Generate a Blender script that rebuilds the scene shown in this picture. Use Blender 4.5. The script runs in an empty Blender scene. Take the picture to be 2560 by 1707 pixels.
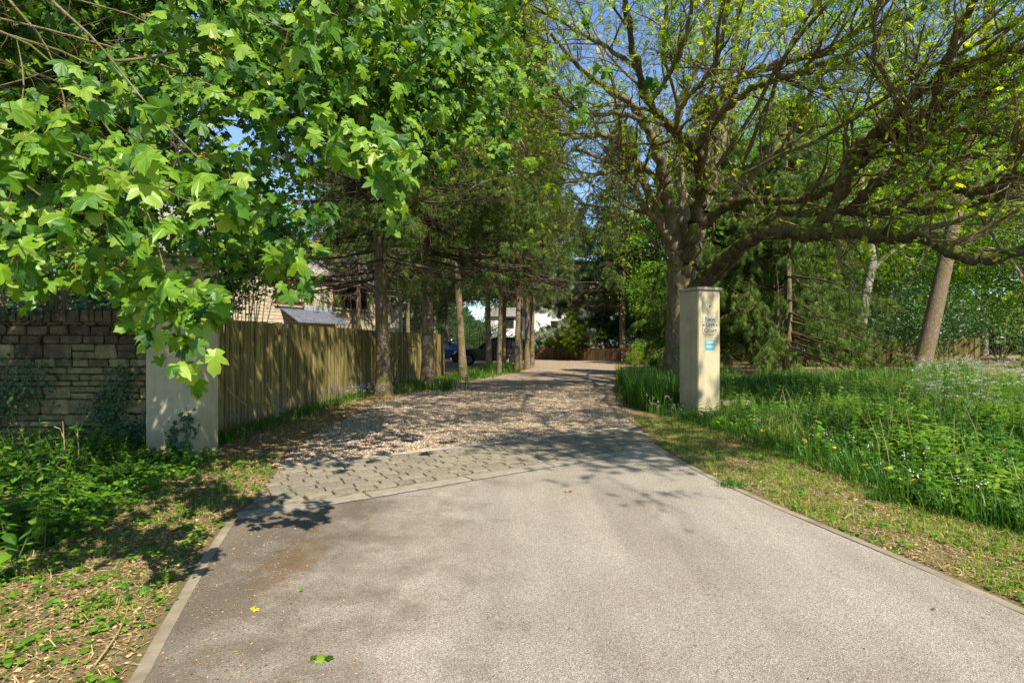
import bpy, math, numpy as np
from mathutils import Vector
rng = np.random.default_rng(11)
R = math.radians
sc = bpy.context.scene
COL = sc.collection

# ------------------------------------------------------------------ camera, sky, sun, exposure
F = 1422.0                      # focal length in photograph pixels (20 mm lens)
cam_d = bpy.data.cameras.new('camera'); cam = bpy.data.objects.new('camera', cam_d); COL.objects.link(cam)
cam.location = (0, 0, 1.5); cam.rotation_euler = (R(90), 0, 0)
cam_d.lens = 20.0; cam_d.sensor_width = 36.0; cam_d.clip_start = 0.05; cam_d.clip_end = 2000
sc.camera = cam
SUN_EL, SUN_AZ = 50.0, 149.0    # azimuth clockwise from +Y
w = bpy.data.worlds.new("World"); sc.world = w; w.use_nodes = True
nt = w.node_tree; bg = nt.nodes['Background']
sky = nt.nodes.new('ShaderNodeTexSky'); sky.sky_type = 'NISHITA'; sky.sun_disc = False
sky.sun_elevation = R(SUN_EL); sky.sun_rotation = R(SUN_AZ); sky.air_density = 1.0; sky.dust_density = 0.0; sky.ozone_density = 3.0; sky.altitude = 1200
nt.links.new(sky.outputs[0], bg.inputs[0]); bg.inputs[1].default_value = 0.12
sd = bpy.data.lights.new('sun', 'SUN'); so = bpy.data.objects.new('sun', sd); COL.objects.link(so)
sd.energy = 5.0; sd.angle = R(0.53); sd.color = (1.0, 0.925, 0.80)
sdir = Vector((math.sin(R(SUN_AZ)) * math.cos(R(SUN_EL)), math.cos(R(SUN_AZ)) * math.cos(R(SUN_EL)), math.sin(R(SUN_EL))))
so.rotation_euler = sdir.to_track_quat('Z', 'Y').to_euler(); so.location = (3, -6, 14)
sc.view_settings.view_transform = 'Standard'; sc.view_settings.look = 'None'
sc.view_settings.exposure = 1.08; sc.view_settings.gamma = 1.0; sc.view_settings.use_curve_mapping = False

# ------------------------------------------------------------------ helpers
def A(*a): return np.array(a, float)
def P(px, py, d): return A((px - 1280) / F * d, d, 1.5 + (853.5 - py) / F * d)
def nrm(v): return v / (np.linalg.norm(v, axis=-1, keepdims=True) + 1e-9)
def U(a, b, n=None): return rng.uniform(a, b, n)

def tag(o, label=None, cat=None, group=None, kind=None):
    if label: o['label'] = label
    if cat: o['category'] = cat
    if group: o['group'] = group
    if kind: o['kind'] = kind
    return o
def empty(name, loc=(0, 0, 0), label=None, cat=None, group=None, rz=0):
    o = bpy.data.objects.new(name, None); COL.objects.link(o); o.location = loc; o.rotation_euler = (0, 0, rz)
    o.empty_display_size = 0.2
    return tag(o, label, cat, group)
def link(name, me, parent=None, mat=None):
    o = bpy.data.objects.new(name, me); COL.objects.link(o)
    if parent is not None: o.parent = parent
    if mat is not None and len(me.materials) == 0: me.materials.append(mat)
    return o

class Geo:
    """collects triangles and quads in numpy arrays and links them as one mesh object"""
    def __init__(s): s.v = []; s.f3 = []; s.f4 = []; s.r = []; s.n = 0
    def add(s, v, f3=None, f4=None, r=0.5):
        v = np.asarray(v, float).reshape(-1, 3)
        s.v.append(v); s.r.append(np.broadcast_to(np.asarray(r, float), (len(v),)))
        if f3 is not None and len(f3): s.f3.append(np.asarray(f3, int).reshape(-1, 3) + s.n)
        if f4 is not None and len(f4): s.f4.append(np.asarray(f4, int).reshape(-1, 4) + s.n)
        s.n += len(v)
    def inst(s, tv, tf, T, X, Y, Z, scale=None, r=None):
        """template tv (m,3), faces tf, at T (N,3) with local axes X,Y,Z (N,3)"""
        N = len(T)
        if N == 0: return
        tv = np.asarray(tv, float); tf = np.asarray(tf, int)
        if scale is None: scale = np.ones(N)
        scale = np.broadcast_to(scale, (N,))
        V = T[:, None, :] + scale[:, None, None] * (tv[None, :, 0:1] * X[:, None, :] + tv[None, :, 1:2] * Y[:, None, :] + tv[None, :, 2:3] * Z[:, None, :])
        f = (tf[None] + (np.arange(N) * len(tv))[:, None, None]).reshape(-1, tf.shape[1])
        if r is None: r = rng.random(N)
        rr = np.repeat(r, len(tv))
        if tf.shape[1] == 3: s.add(V.reshape(-1, 3), f3=f, r=rr)
        else: s.add(V.reshape(-1, 3), f4=f, r=rr)
    def tubes(s, Pt, Rd, n=5, r=None, jit=0.0):
        N, K, _ = Pt.shape
        J = 1 + jit * rng.normal(size=(N, K, n)) if jit else np.ones((N, K, n))
        if jit: J = (J + np.roll(J, 1, 2)) / 2
        T = np.gradient(Pt, axis=1); T = nrm(T)
        ref = np.broadcast_to(A(0.31, 0.17, 0.93), T.shape).copy()
        m0 = nrm(Pt[:, -1] - Pt[:, 0]); steep = np.abs(m0 @ A(0.31, 0.17, 0.93)) > 0.8
        ref[steep] = A(0.95, -0.3, 0.05)
        u = nrm(np.cross(T, ref)); v = np.cross(T, u)
        a = np.arange(n) * 2 * np.pi / n
        ring = Pt[:, :, None, :] + (Rd[:, :, None] * J)[..., None] * (np.cos(a)[None, None, :, None] * u[:, :, None, :] + np.sin(a)[None, None, :, None] * v[:, :, None, :])
        idx = np.arange(N * K * n).reshape(N, K, n)
        q = np.stack([idx[:, :-1, :], np.roll(idx, -1, 2)[:, :-1, :], np.roll(idx, -1, 2)[:, 1:, :], idx[:, 1:, :]], -1).reshape(-1, 4)
        if r is None: r = rng.random(N)
        s.add(ring.reshape(-1, 3), f4=q, r=np.repeat(r, K * n))
    def box(s, c, h, ax=None, r=0.5):
        """box at centre c, half sizes h, optional axes (3 rows)"""
        ax = np.eye(3) if ax is None else np.asarray(ax, float)
        sg = np.array([[x, y, z] for x in (-1, 1) for y in (-1, 1) for z in (-1, 1)], float)
        v = np.asarray(c, float) + (sg * np.asarray(h, float)) @ ax
        s.add(v, f4=[[0, 1, 3, 2], [4, 6, 7, 5], [0, 4, 5, 1], [2, 3, 7, 6], [0, 2, 6, 4], [1, 5, 7, 3]], r=r)
    def mesh(s, name, mat=None, smooth=False):
        me = bpy.data.meshes.new(name)
        v = np.concatenate(s.v).astype(np.float32)
        f3 = np.concatenate(s.f3) if s.f3 else np.zeros((0, 3), int)
        f4 = np.concatenate(s.f4) if s.f4 else np.zeros((0, 4), int)
        me.vertices.add(len(v)); me.vertices.foreach_set('co', v.ravel())
        li = np.concatenate([f3.ravel(), f4.ravel()]).astype(np.int32)
        me.loops.add(len(li)); me.loops.foreach_set('vertex_index', li)
        nf = len(f3) + len(f4); me.polygons.add(nf)
        st = np.concatenate([np.arange(len(f3)) * 3, len(f3) * 3 + np.arange(len(f4)) * 4]).astype(np.int32)
        me.polygons.foreach_set('loop_start', st)
        me.polygons.foreach_set('use_smooth', np.full(nf, smooth, bool))
        at = me.attributes.new('rnd', 'FLOAT', 'POINT'); at.data.foreach_set('value', np.concatenate(s.r).astype(np.float32))
        me.update(calc_edges=True); me.validate()
        if mat is not None: me.materials.append(mat)
        return me
    def build(s, name, mat, parent=None, smooth=False, kind=None):
        o = link(name, s.mesh(name, mat, smooth), parent)
        if kind: o['kind'] = kind
        return o

def resample(pts, K):
    pts = np.asarray(pts, float); d = np.r_[0, np.cumsum(np.linalg.norm(np.diff(pts[:, :3], axis=0), axis=1))]
    # smooth with catmull-ish double pass
    t = np.linspace(0, d[-1], K)
    o = np.stack([np.interp(t, d, pts[:, i]) for i in range(pts.shape[1])], 1)
    for _ in range(2):
        o[1:-1] = 0.25 * o[:-2] + 0.5 * o[1:-1] + 0.25 * o[2:]
    return o

def children(Pt, Rd, m, L, ang, K, t=(0.15, 1.0), lift=0.0, wob=0.25, rfac=0.55, rend=0.25, rmax=9, droop=0.0, flat=0.0):
    """vectorised: m side branches per parent polyline"""
    N, Kp, _ = Pt.shape
    ip = np.repeat(np.arange(N), m); n = len(ip)
    tt = U(t[0], t[1], n) * (Kp - 1) * 0.999; i0 = tt.astype(int); fr = (tt - i0)[:, None]
    base = Pt[ip, i0] * (1 - fr) + Pt[ip, i0 + 1] * fr
    rb = Rd[ip, i0] * (1 - fr[:, 0]) + Rd[ip, i0 + 1] * fr[:, 0]
    tg = nrm(Pt[ip, i0 + 1] - Pt[ip, i0])
    rv = rng.normal(size=(n, 3)); rv[:, 2] *= (1 - flat); pp = nrm(np.cross(tg, rv)) if flat == 0 else nrm(rv - (rv * tg).sum(1, keepdims=True) * tg)
    a = U(ang[0], ang[1], n)[:, None]
    d = nrm(tg * np.cos(a) + pp * np.sin(a) + A(0, 0, lift))
    ln = U(L[0], L[1], n)
    pts = [base]; cur = base
    for k in range(K - 1):
        d = nrm(d + rng.normal(size=(n, 3)) * wob + A(0, 0, lift * 0.25 - droop))
        cur = cur + d * (ln / (K - 1))[:, None]; pts.append(cur)
    C = np.stack(pts, 1)
    r0 = np.minimum(rb * rfac, rmax)
    RR = r0[:, None] * np.linspace(1, rend, K)[None]
    return C, RR

def along(Pt, m, t=(0.2, 1.0)):
    N, K, _ = Pt.shape
    ip = np.repeat(np.arange(N), m); n = len(ip)
    tt = U(t[0], t[1], n) * (K - 1) * 0.999; i0 = tt.astype(int); fr = (tt - i0)[:, None]
    return Pt[ip, i0] * (1 - fr) + Pt[ip, i0 + 1] * fr, nrm(Pt[ip, i0 + 1] - Pt[ip, i0])

def frames(Yax, N0):
    """local axes from a leaf axis and a wished normal"""
    Y = nrm(Yax); X = nrm(np.cross(Y, N0)); Z = np.cross(X, Y)
    return X, Y, Z

# ------------------------------------------------------------------ materials
def newmat(name):
    m = bpy.data.materials.new(name); m.use_nodes = True; t = m.node_tree
    for n in list(t.nodes): t.nodes.remove(n)
    out = t.nodes.new('ShaderNodeOutputMaterial')
    return m, t, out
def node(t, typ, **kw):
    n = t.nodes.new(typ)
    for k, v in kw.items():
        if k in n.inputs: n.inputs[k].default_value = v
        else: setattr(n, k, v)
    return n
def mixc(t, fac, a, b, blend='MIX'):
    n = t.nodes.new('ShaderNodeMix'); n.data_type = 'RGBA'; n.blend_type = blend
    for s, v in ((0, fac), (6, a), (7, b)):
        if hasattr(v, 'links') or hasattr(v, 'is_linked'): t.links.new(v, n.inputs[s])
        elif s == 0: n.inputs[0].default_value = v
        else: n.inputs[s].default_value = (*v, 1)
    return n.outputs[2]
def ramp(t, src, stops):
    n = t.nodes.new('ShaderNodeValToRGB'); e = n.color_ramp.elements
    while len(e) < len(stops): e.new(0.5)
    for i, (p, c) in enumerate(stops):
        e[i].position = p; e[i].color = (*c, 1) if len(c) == 3 else c
    t.links.new(src, n.inputs[0]); return n.outputs[0]
def pos(t, scale=(1, 1, 1), obj=False):
    g = t.nodes.new('ShaderNodeTexCoord') if obj else t.nodes.new('ShaderNodeNewGeometry')
    mp = t.nodes.new('ShaderNodeMapping'); mp.inputs['Scale'].default_value = scale
    t.links.new(g.outputs['Object' if obj else 'Position'], mp.inputs[0]); return mp.outputs[0]
def noise(t, vec, scale, detail=4, rough=0.6, dist=0.0):
    n = node(t, 'ShaderNodeTexNoise', Scale=scale, Detail=detail, Roughness=rough, Distortion=dist)
    t.links.new(vec, n.inputs['Vector']); return n.outputs['Fac']
def voro(t, vec, scale, feature='F1', rnd=1.0):
    n = node(t, 'ShaderNodeTexVoronoi', Scale=scale, feature=feature); n.inputs['Randomness'].default_value = rnd
    t.links.new(vec, n.inputs['Vector']); return n
def bsdf(t, out, col, rough=0.8, spec=0.3, metal=0.0, bump=None, bs=0.3, bd=0.02):
    b = t.nodes.new('ShaderNodeBsdfPrincipled')
    if isinstance(col, tuple): b.inputs['Base Color'].default_value = (*col, 1)
    else: t.links.new(col, b.inputs['Base Color'])
    if isinstance(rough, float): b.inputs['Roughness'].default_value = rough
    else: t.links.new(rough, b.inputs['Roughness'])
    b.inputs['Specular IOR Level'].default_value = spec; b.inputs['Metallic'].default_value = metal
    if bump is not None:
        n = t.nodes.new('ShaderNodeBump'); n.inputs['Strength'].default_value = bs; n.inputs['Distance'].default_value = bd
        t.links.new(bump, n.inputs['Height']); t.links.new(n.outputs[0], b.inputs['Normal'])
    t.links.new(b.outputs[0], out.inputs[0]); return b

def rnd_src(t, obj):
    if obj: return t.nodes.new('ShaderNodeObjectInfo').outputs['Random']
    a = t.nodes.new('ShaderNodeAttribute'); a.attribute_name = 'rnd'; return a.outputs['Fac']
def mat_leaf(name, stops, trans=0.4, rough=0.5, spec=0.35, obj=False, tboost=(1.6, 1.55, 0.4), big=0.0):
    m, t, out = newmat(name)
    c = ramp(t, rnd_src(t, obj), stops)
    nz = noise(t, pos(t), 9.0, 2); c = mixc(t, 0.35, c, ramp(t, nz, [(0.3, (0.35, 0.4, 0.3)), (0.7, (0.75, 0.7, 0.6))]), 'OVERLAY')
    b = t.nodes.new('ShaderNodeBsdfPrincipled'); t.links.new(c, b.inputs['Base Color'])
    b.inputs['Roughness'].default_value = rough; b.inputs['Specular IOR Level'].default_value = spec
    tr = t.nodes.new('ShaderNodeBsdfTranslucent')
    t.links.new(mixc(t, 1.0, c, tboost, 'MULTIPLY'), tr.inputs[0])
    mx = t.nodes.new('ShaderNodeMixShader'); mx.inputs[0].default_value = trans
    t.links.new(b.outputs[0], mx.inputs[1]); t.links.new(tr.outputs[0], mx.inputs[2]); t.links.new(mx.outputs[0], out.inputs[0])
    return m
def mat_noise(name, stops, scale=5, vs=(1, 1, 1), detail=6, rough=0.85, spec=0.2, bump=0.4, bd=0.02, obj=False, rndmix=None, fine=None):
    m, t, out = newmat(name)
    p = pos(t, vs); n = noise(t, p, scale, detail, 0.65); c = ramp(t, n, stops)
    if rndmix: c = mixc(t, 1.0, c, ramp(t, rnd_src(t, obj), rndmix), 'MULTIPLY')
    n2 = noise(t, p, scale * 5, 5, 0.7)
    bsdf(t, out, c, rough, spec, bump=n2, bs=bump, bd=bd); return m
def mat_plain(name, c, rough=0.6, spec=0.4, metal=0.0):
    m, t, out = newmat(name); bsdf(t, out, c, rough, spec, metal); return m

M = {}
G3 = lambda *s: [(i / (len(s) - 1), c) for i, c in enumerate(s)]
M['maple'] = mat_leaf('maple_leaf', G3((0.014, 0.06, 0.004), (0.045, 0.125, 0.007), (0.095, 0.20, 0.009), (0.17, 0.28, 0.018)), 0.36, 0.5, 0.3)  # deeper leaves: low end darkened in the colour to stand for shade
M['maple_o'] = mat_leaf('maple_leaf_near_lit', G3((0.05, 0.14, 0.008), (0.10, 0.22, 0.010), (0.16, 0.29, 0.016), (0.25, 0.36, 0.045)), 0.44, 0.42, 0.4, obj=True)  # near leaves: brighter copy with the sunlit tone put into the colour
M['ash'] = mat_leaf('ash_leaflet', G3((0.10, 0.22, 0.010), (0.17, 0.32, 0.012), (0.28, 0.40, 0.015), (0.42, 0.44, 0.02)), 0.6)
M['spruce'] = mat_leaf('spruce_needles', G3((0.022, 0.058, 0.008), (0.048, 0.10, 0.011), (0.085, 0.14, 0.016), (0.15, 0.13, 0.035)), 0.28, 0.6, 0.25)
M['weep'] = mat_leaf('cypress_frond', G3((0.03, 0.065, 0.010), (0.07, 0.125, 0.016), (0.14, 0.20, 0.035)), 0.25, 0.6, 0.2)
M['cedar'] = mat_leaf('blue_cedar_needles', G3((0.10, 0.13, 0.075), (0.20, 0.24, 0.16), (0.32, 0.36, 0.27)), 0.2, 0.6, 0.2, tboost=(1.1, 1.2, 0.9))
M['yew'] = mat_leaf('yew_needles', G3((0.08, 0.12, 0.015), (0.15, 0.20, 0.02), (0.21, 0.26, 0.03)), 0.3, 0.6, 0.2)
M['broad'] = mat_leaf('broad_leaf', G3((0.03, 0.09, 0.006), (0.07, 0.17, 0.009), (0.13, 0.26, 0.013), (0.23, 0.36, 0.025)), 0.45, 0.5, 0.35)
M['broad2'] = mat_leaf('pale_broad_leaf', G3((0.035, 0.10, 0.006), (0.10, 0.21, 0.010), (0.20, 0.33, 0.02)), 0.45, 0.5, 0.3)
M['dark'] = mat_leaf('dark_leaf', G3((0.014, 0.045, 0.010), (0.03, 0.08, 0.014), (0.05, 0.12, 0.02)), 0.25, 0.4, 0.5)
M['nettle'] = mat_leaf('nettle_leaf', G3((0.02, 0.08, 0.006), (0.045, 0.14, 0.009), (0.095, 0.21, 0.012), (0.18, 0.30, 0.025)), 0.42, 0.5, 0.35)
M['strap'] = mat_leaf('strap_leaf', G3((0.02, 0.075, 0.006), (0.045, 0.13, 0.010), (0.11, 0.21, 0.018)), 0.35, 0.45, 0.4)
M['grass'] = mat_leaf('grass_blade', G3((0.06, 0.13, 0.012), (0.12, 0.22, 0.018), (0.22, 0.28, 0.04), (0.38, 0.33, 0.11)), 0.35, 0.6, 0.2)
M['dry'] = mat_leaf('dry_grass', G3((0.28, 0.21, 0.09), (0.42, 0.34, 0.16), (0.52, 0.44, 0.24)), 0.2, 0.8, 0.1, tboost=(1, 1, .9))
M['litter'] = mat_leaf('dry_litter', G3((0.10, 0.05, 0.025), (0.22, 0.12, 0.05), (0.38, 0.24, 0.11), (0.50, 0.38, 0.22)), 0.1, 0.8, 0.1, tboost=(1, 1, .9))
M['white_fl'] = mat_leaf('white_petal', G3((0.7, 0.72, 0.68), (0.85, 0.85, 0.82)), 0.3, 0.7, 0.1, tboost=(1, 1, 1))
M['blue_fl'] = mat_leaf('bluebell_petal', G3((0.16, 0.14, 0.45), (0.28, 0.24, 0.62)), 0.3, 0.7, 0.1, tboost=(1, 1, 1))
M['yellow_lf'] = mat_leaf('yellow_leaf', G3((0.45, 0.36, 0.02), (0.62, 0.45, 0.04)), 0.3, 0.6, 0.2, tboost=(1, 1, .8))
M['keys'] = mat_leaf('maple_seed_keys', G3((0.55, 0.50, 0.08), (0.60, 0.30, 0.10), (0.62, 0.22, 0.12)), 0.4, 0.6, 0.2, tboost=(1, 1, .8))
M['stem'] = mat_leaf('green_stem', G3((0.10, 0.16, 0.03), (0.18, 0.20, 0.06)), 0.1, 0.7, 0.2)

def mat_bark(name, c1, c2, c3, moss=0.0, scale=9, vs=(1, 1, 0.25), lich=0.0):
    m, t, out = newmat(name)
    p = pos(t, vs); n = noise(t, p, scale, 7, 0.7, 0.4); c = ramp(t, n, [(0.25, c1), (0.52, c2), (0.75, c3)])
    if moss:
        mn = noise(t, pos(t), 3.0, 5, 0.7)
        g = t.nodes.new('ShaderNodeNewGeometry'); sx = t.nodes.new('ShaderNodeSeparateXYZ'); t.links.new(g.outputs['Normal'], sx.inputs[0])
        ad = node(t, 'ShaderNodeMath', operation='MULTIPLY_ADD'); t.links.new(sx.outputs[2], ad.inputs[0]); ad.inputs[1].default_value = 0.18; t.links.new(mn, ad.inputs[2])
        k = ramp(t, ad.outputs[0], [(0.52 - 0.15 * moss, (0, 0, 0)), (0.68 - 0.1 * moss, (1, 1, 1))])
        c = mixc(t, k, c, (0.12, 0.12, 0.02))
    if lich:
        ln = ramp(t, noise(t, pos(t), 14, 3), [(0.62, (0, 0, 0)), (0.68, (lich,) * 3)]); c = mixc(t, ln, c, (0.38, 0.37, 0.30))
    bsdf(t, out, c, 0.9, 0.15, bump=noise(t, p, scale * 3, 6, 0.75), bs=0.9, bd=0.03); return m
M['bark_ash'] = mat_bark('ash_bark', (0.09, 0.066, 0.042), (0.22, 0.17, 0.115), (0.36, 0.29, 0.21), 0.25, lich=0.5)
M['bark_mossy'] = mat_bark('mossy_bark', (0.04, 0.03, 0.018), (0.11, 0.083, 0.05), (0.25, 0.19, 0.13), 0.7, scale=16, vs=(1, 1, 1), lich=0.5)
M['bark_spruce'] = mat_bark('spruce_bark', (0.07, 0.045, 0.03), (0.18, 0.125, 0.085), (0.32, 0.245, 0.175), 0.25, scale=16, vs=(1, 1, 0.6), lich=0.6)
M['bark_pale'] = mat_bark('pale_bark', (0.16, 0.14, 0.11), (0.30, 0.27, 0.22), (0.42, 0.38, 0.32), 0.2)
M['twig'] = mat_noise('twig_bark', [(0.3, (0.12, 0.09, 0.05)), (0.7, (0.29, 0.23, 0.14))], 12, bump=0.2, rndmix=[(0, (0.55, 0.5, 0.42)), (1, (1, 1, 0.95))])
M['twig_dark'] = mat_noise('dark_twig', [(0.3, (0.035, 0.026, 0.014)), (0.7, (0.10, 0.075, 0.04))], 12, bump=0.2, rndmix=[(0, (0.55, 0.5, 0.42)), (1, (1.2, 1.1, 0.95))])
M['twig_dead'] = mat_noise('dead_twig', [(0.3, (0.045, 0.034, 0.019)), (0.7, (0.115, 0.088, 0.052))], 12, bump=0.2, rndmix=[(0, (0.6, 0.6, 0.6)), (1, (1, 1, 1))])

# ground litter / verge
m, t, out = newmat('verge_soil'); p = pos(t)
a = noise(t, p, 0.55, 5, 0.6); b = noise(t, p, 7, 8, 0.75); f = noise(t, pos(t, (1, 1, 1)), 42, 6, 0.8)
c = ramp(t, f, [(0.22, (0.05, 0.032, 0.02)), (0.42, (0.15, 0.10, 0.055)), (0.56, (0.29, 0.21, 0.11)), (0.75, (0.48, 0.38, 0.23))])
c = mixc(t, ramp(t, b, [(0.45, (0, 0, 0)), (0.62, (0.7, 0.7, 0.7))]), c, (0.17, 0.17, 0.05))
c = mixc(t, ramp(t, a, [(0.4, (0, 0, 0)), (0.7, (0.45, 0.45, 0.45))]), c, (0.10, 0.085, 0.04))
bsdf(t, out, c, 0.95, 0.1, bump=f, bs=1.0, bd=0.03); M['soil'] = m
# asphalt
m, t, out = newmat('worn_asphalt'); p = pos(t)
v = voro(t, p, 230); sp = ramp(t, v.outputs['Color'], [(0.1, (0.10, 0.095, 0.09)), (0.4, (0.25, 0.23, 0.205)), (0.7, (0.38, 0.35, 0.315)), (0.95, (0.60, 0.57, 0.53))])
vv = t.nodes.new('ShaderNodeSeparateColor'); t.links.new(v.outputs['Color'], vv.inputs[0])
sp = ramp(t, vv.outputs[0], [(0.05, (0.14, 0.12, 0.097)), (0.35, (0.24, 0.213, 0.177)), (0.7, (0.31, 0.278, 0.235)), (0.97, (0.45, 0.41, 0.355))])
big = noise(t, p, 0.7, 5, 0.55); c = mixc(t, 1.0, sp, ramp(t, big, [(0.3, (0.78, 0.74, 0.70)), (0.6, (1.0, 0.99, 0.98)), (0.75, (0.90, 0.88, 0.85))]), 'MULTIPLY')
# worn tracks / brown organic dust along the left side
sx = t.nodes.new('ShaderNodeSeparateXYZ'); t.links.new(p, sx.inputs[0])
q = noise(t, p, 2.6, 6, 0.7)
ma = node(t, 'ShaderNodeMath', operation='MULTIPLY_ADD'); t.links.new(sx.outputs[0], ma.inputs[0]); ma.inputs[1].default_value = -0.22; ma.inputs[2].default_value = 0.02
mb = node(t, 'ShaderNodeMath', operation='ADD'); t.links.new(ma.outputs[0], mb.inputs[0]); t.links.new(q, mb.inputs[1])
c = mixc(t, ramp(t, mb.outputs[0], [(0.56, (0, 0, 0)), (0.9, (0.75, 0.75, 0.75))]), c, (0.085, 0.064, 0.042))
dq = noise(t, p, 60, 3, 0.8); c = mixc(t, ramp(t, dq, [(0.66, (0, 0, 0)), (0.74, (0.5, 0.5, 0.5))]), c, (0.26, 0.20, 0.06))
tk = t.nodes.new('ShaderNodeVectorMath'); tk.operation = 'MULTIPLY_ADD'; t.links.new(p, tk.inputs[0]); tk.inputs[1].default_value = (2.4, 0.85, 0); tk.inputs[2].default_value = (3.6, -3.3, 0)
tl = t.nodes.new('ShaderNodeVectorMath'); tl.operation = 'LENGTH'; t.links.new(tk.outputs[0], tl.inputs[0])
tn = node(t, 'ShaderNodeMath', operation='MULTIPLY_ADD'); t.links.new(noise(t, p, 7, 6, 0.75), tn.inputs[0]); tn.inputs[1].default_value = 1.8; sb = node(t, 'ShaderNodeMath', operation='SUBTRACT'); t.links.new(tl.outputs['Value'], sb.inputs[0]); sb.inputs[1].default_value = 0.75; t.links.new(sb.outputs[0], tn.inputs[2])
c = mixc(t, ramp(t, tn.outputs[0], [(0.0, (0.8, 0.8, 0.8)), (0.4, (0.5, 0.5, 0.5)), (0.72, (0.0, 0.0, 0.0))]), c, (0.12, 0.07, 0.028))
wv = noise(t, pos(t, (1.6, 0.16, 1)), 1.0, 4, 0.6); c = mixc(t, 1.0, c, ramp(t, wv, [(0.35, (0.80, 0.79, 0.78)), (0.6, (1.06, 1.05, 1.03))]), 'MULTIPLY')
pk = noise(t, p, 22, 2, 0.5); c = mixc(t, ramp(t, pk, [(0.74, (0, 0, 0)), (0.76, (0.8, 0.8, 0.8))]), c, (0.06, 0.045, 0.035))
bsdf(t, out, c, 0.9, 0.25, bump=v.outputs['Distance'], bs=0.6, bd=0.006); M['asphalt'] = m
# gravel
m, t, out = newmat('gravel'); p = pos(t)
v = voro(t, p, 46); s2 = t.nodes.new('ShaderNodeSeparateColor'); t.links.new(v.outputs['Color'], s2.inputs[0])
c = ramp(t, s2.outputs[0], [(0.0, (0.13, 0.09, 0.055)), (0.25, (0.29, 0.20, 0.12)), (0.5, (0.43, 0.305, 0.185)), (0.7, (0.51, 0.41, 0.285)), (0.9, (0.59, 0.53, 0.435)), (1.0, (0.28, 0.26, 0.24))])
e = ramp(t, v.outputs['Distance'], [(0.35, (1, 1, 1)), (0.75, (0.35, 0.3, 0.25))]); c = mixc(t, 1.0, c, e, 'MULTIPLY')
big = noise(t, p, 0.5, 5, 0.6); c = mixc(t, ramp(t, big, [(0.45, (0, 0, 0)), (0.72, (0.35, 0.35, 0.35))]), c, (0.22, 0.155, 0.095))
bsdf(t, out, c, 0.85, 0.3, bump=v.outputs['Distance'], bs=-1.0 if False else 1.0, bd=-0.02); M['gravel'] = m
m, t, out = newmat('pebble')
c = ramp(t, rnd_src(t, False), [(0.0, (0.10, 0.065, 0.04)), (0.2, (0.30, 0.18, 0.095)), (0.45, (0.42, 0.275, 0.155)), (0.65, (0.50, 0.39, 0.26)), (0.85, (0.60, 0.54, 0.45)), (1.0, (0.28, 0.27, 0.26))])
bsdf(t, out, c, 0.7, 0.35); M['pebble'] = m
M['sett'] = mat_noise('granite_sett', [(0.3, (0.125, 0.105, 0.077)), (0.5, (0.195, 0.168, 0.126)), (0.7, (0.255, 0.223, 0.172))], 30, rough=0.85, bump=0.5, bd=0.006, obj=True, rndmix=[(0, (0.8, 0.8, 0.82)), (1, (1.08, 1.06, 1.0))])
M['mortar'] = mat_noise('mortar', [(0.3, (0.08, 0.056, 0.032)), (0.48, (0.15, 0.115, 0.075)), (0.62, (0.24, 0.20, 0.14)), (0.75, (0.13, 0.09, 0.045))], 9, rough=0.95, bump=0.5, bd=0.01)
M['kerb'] = mat_noise('kerb_concrete', [(0.3, (0.18, 0.155, 0.12)), (0.7, (0.26, 0.23, 0.185))], 9, rough=0.9, bump=0.4, bd=0.004)
M['edging'] = mat_noise('edging_concrete', [(0.3, (0.13, 0.10, 0.065)), (0.5, (0.20, 0.165, 0.115)), (0.7, (0.27, 0.23, 0.17))], 4, rough=0.9, bump=0.4, bd=0.004)
# render on the piers
m, t, out = newmat('cream_render'); p = pos(t)
c = ramp(t, noise(t, p, 3, 6, 0.65), [(0.3, (0.36, 0.305, 0.185)), (0.7, (0.46, 0.395, 0.25))])
st = noise(t, pos(t, (9, 9, 0.7)), 1.0, 5, 0.6); c = mixc(t, ramp(t, st, [(0.50, (0, 0, 0)), (0.72, (0.5, 0.5, 0.5))]), c, (0.24, 0.235, 0.15))
sx = t.nodes.new('ShaderNodeSeparateXYZ'); t.links.new(p, sx.inputs[0])
zz = node(t, 'ShaderNodeMath', operation='MULTIPLY_ADD'); t.links.new(noise(t, p, 5, 5), zz.inputs[0]); zz.inputs[1].default_value = 0.8; t.links.new(sx.outputs[2], zz.inputs[2])
c = mixc(t, ramp(t, zz.outputs[0], [(0.35, (0.75, 0.75, 0.75)), (1.0, (0, 0, 0))]), c, (0.20, 0.19, 0.11))
sp = ramp(t, noise(t, p, 55, 2), [(0.70, (0, 0, 0)), (0.74, (0.5, 0.5, 0.5))]); c = mixc(t, sp, c, (0.16, 0.15, 0.10))
bsdf(t, out, c, 0.9, 0.2, bump=noise(t, p, 130, 4, 0.7), bs=0.35, bd=0.004); M['render'] = m
M['cap'] = mat_noise('cap_stone', [(0.3, (0.24, 0.21, 0.15)), (0.7, (0.40, 0.36, 0.27))], 8, bump=0.4, bd=0.006)
M['wallstone'] = mat_noise('wall_limestone', [(0.3, (0.14, 0.115, 0.05)), (0.5, (0.26, 0.22, 0.105)), (0.72, (0.38, 0.33, 0.18))], 9, rough=0.95, bump=0.8, bd=0.015, obj=True, rndmix=[(0, (0.6, 0.62, 0.55)), (1, (1.05, 1.0, 0.95))])
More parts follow.
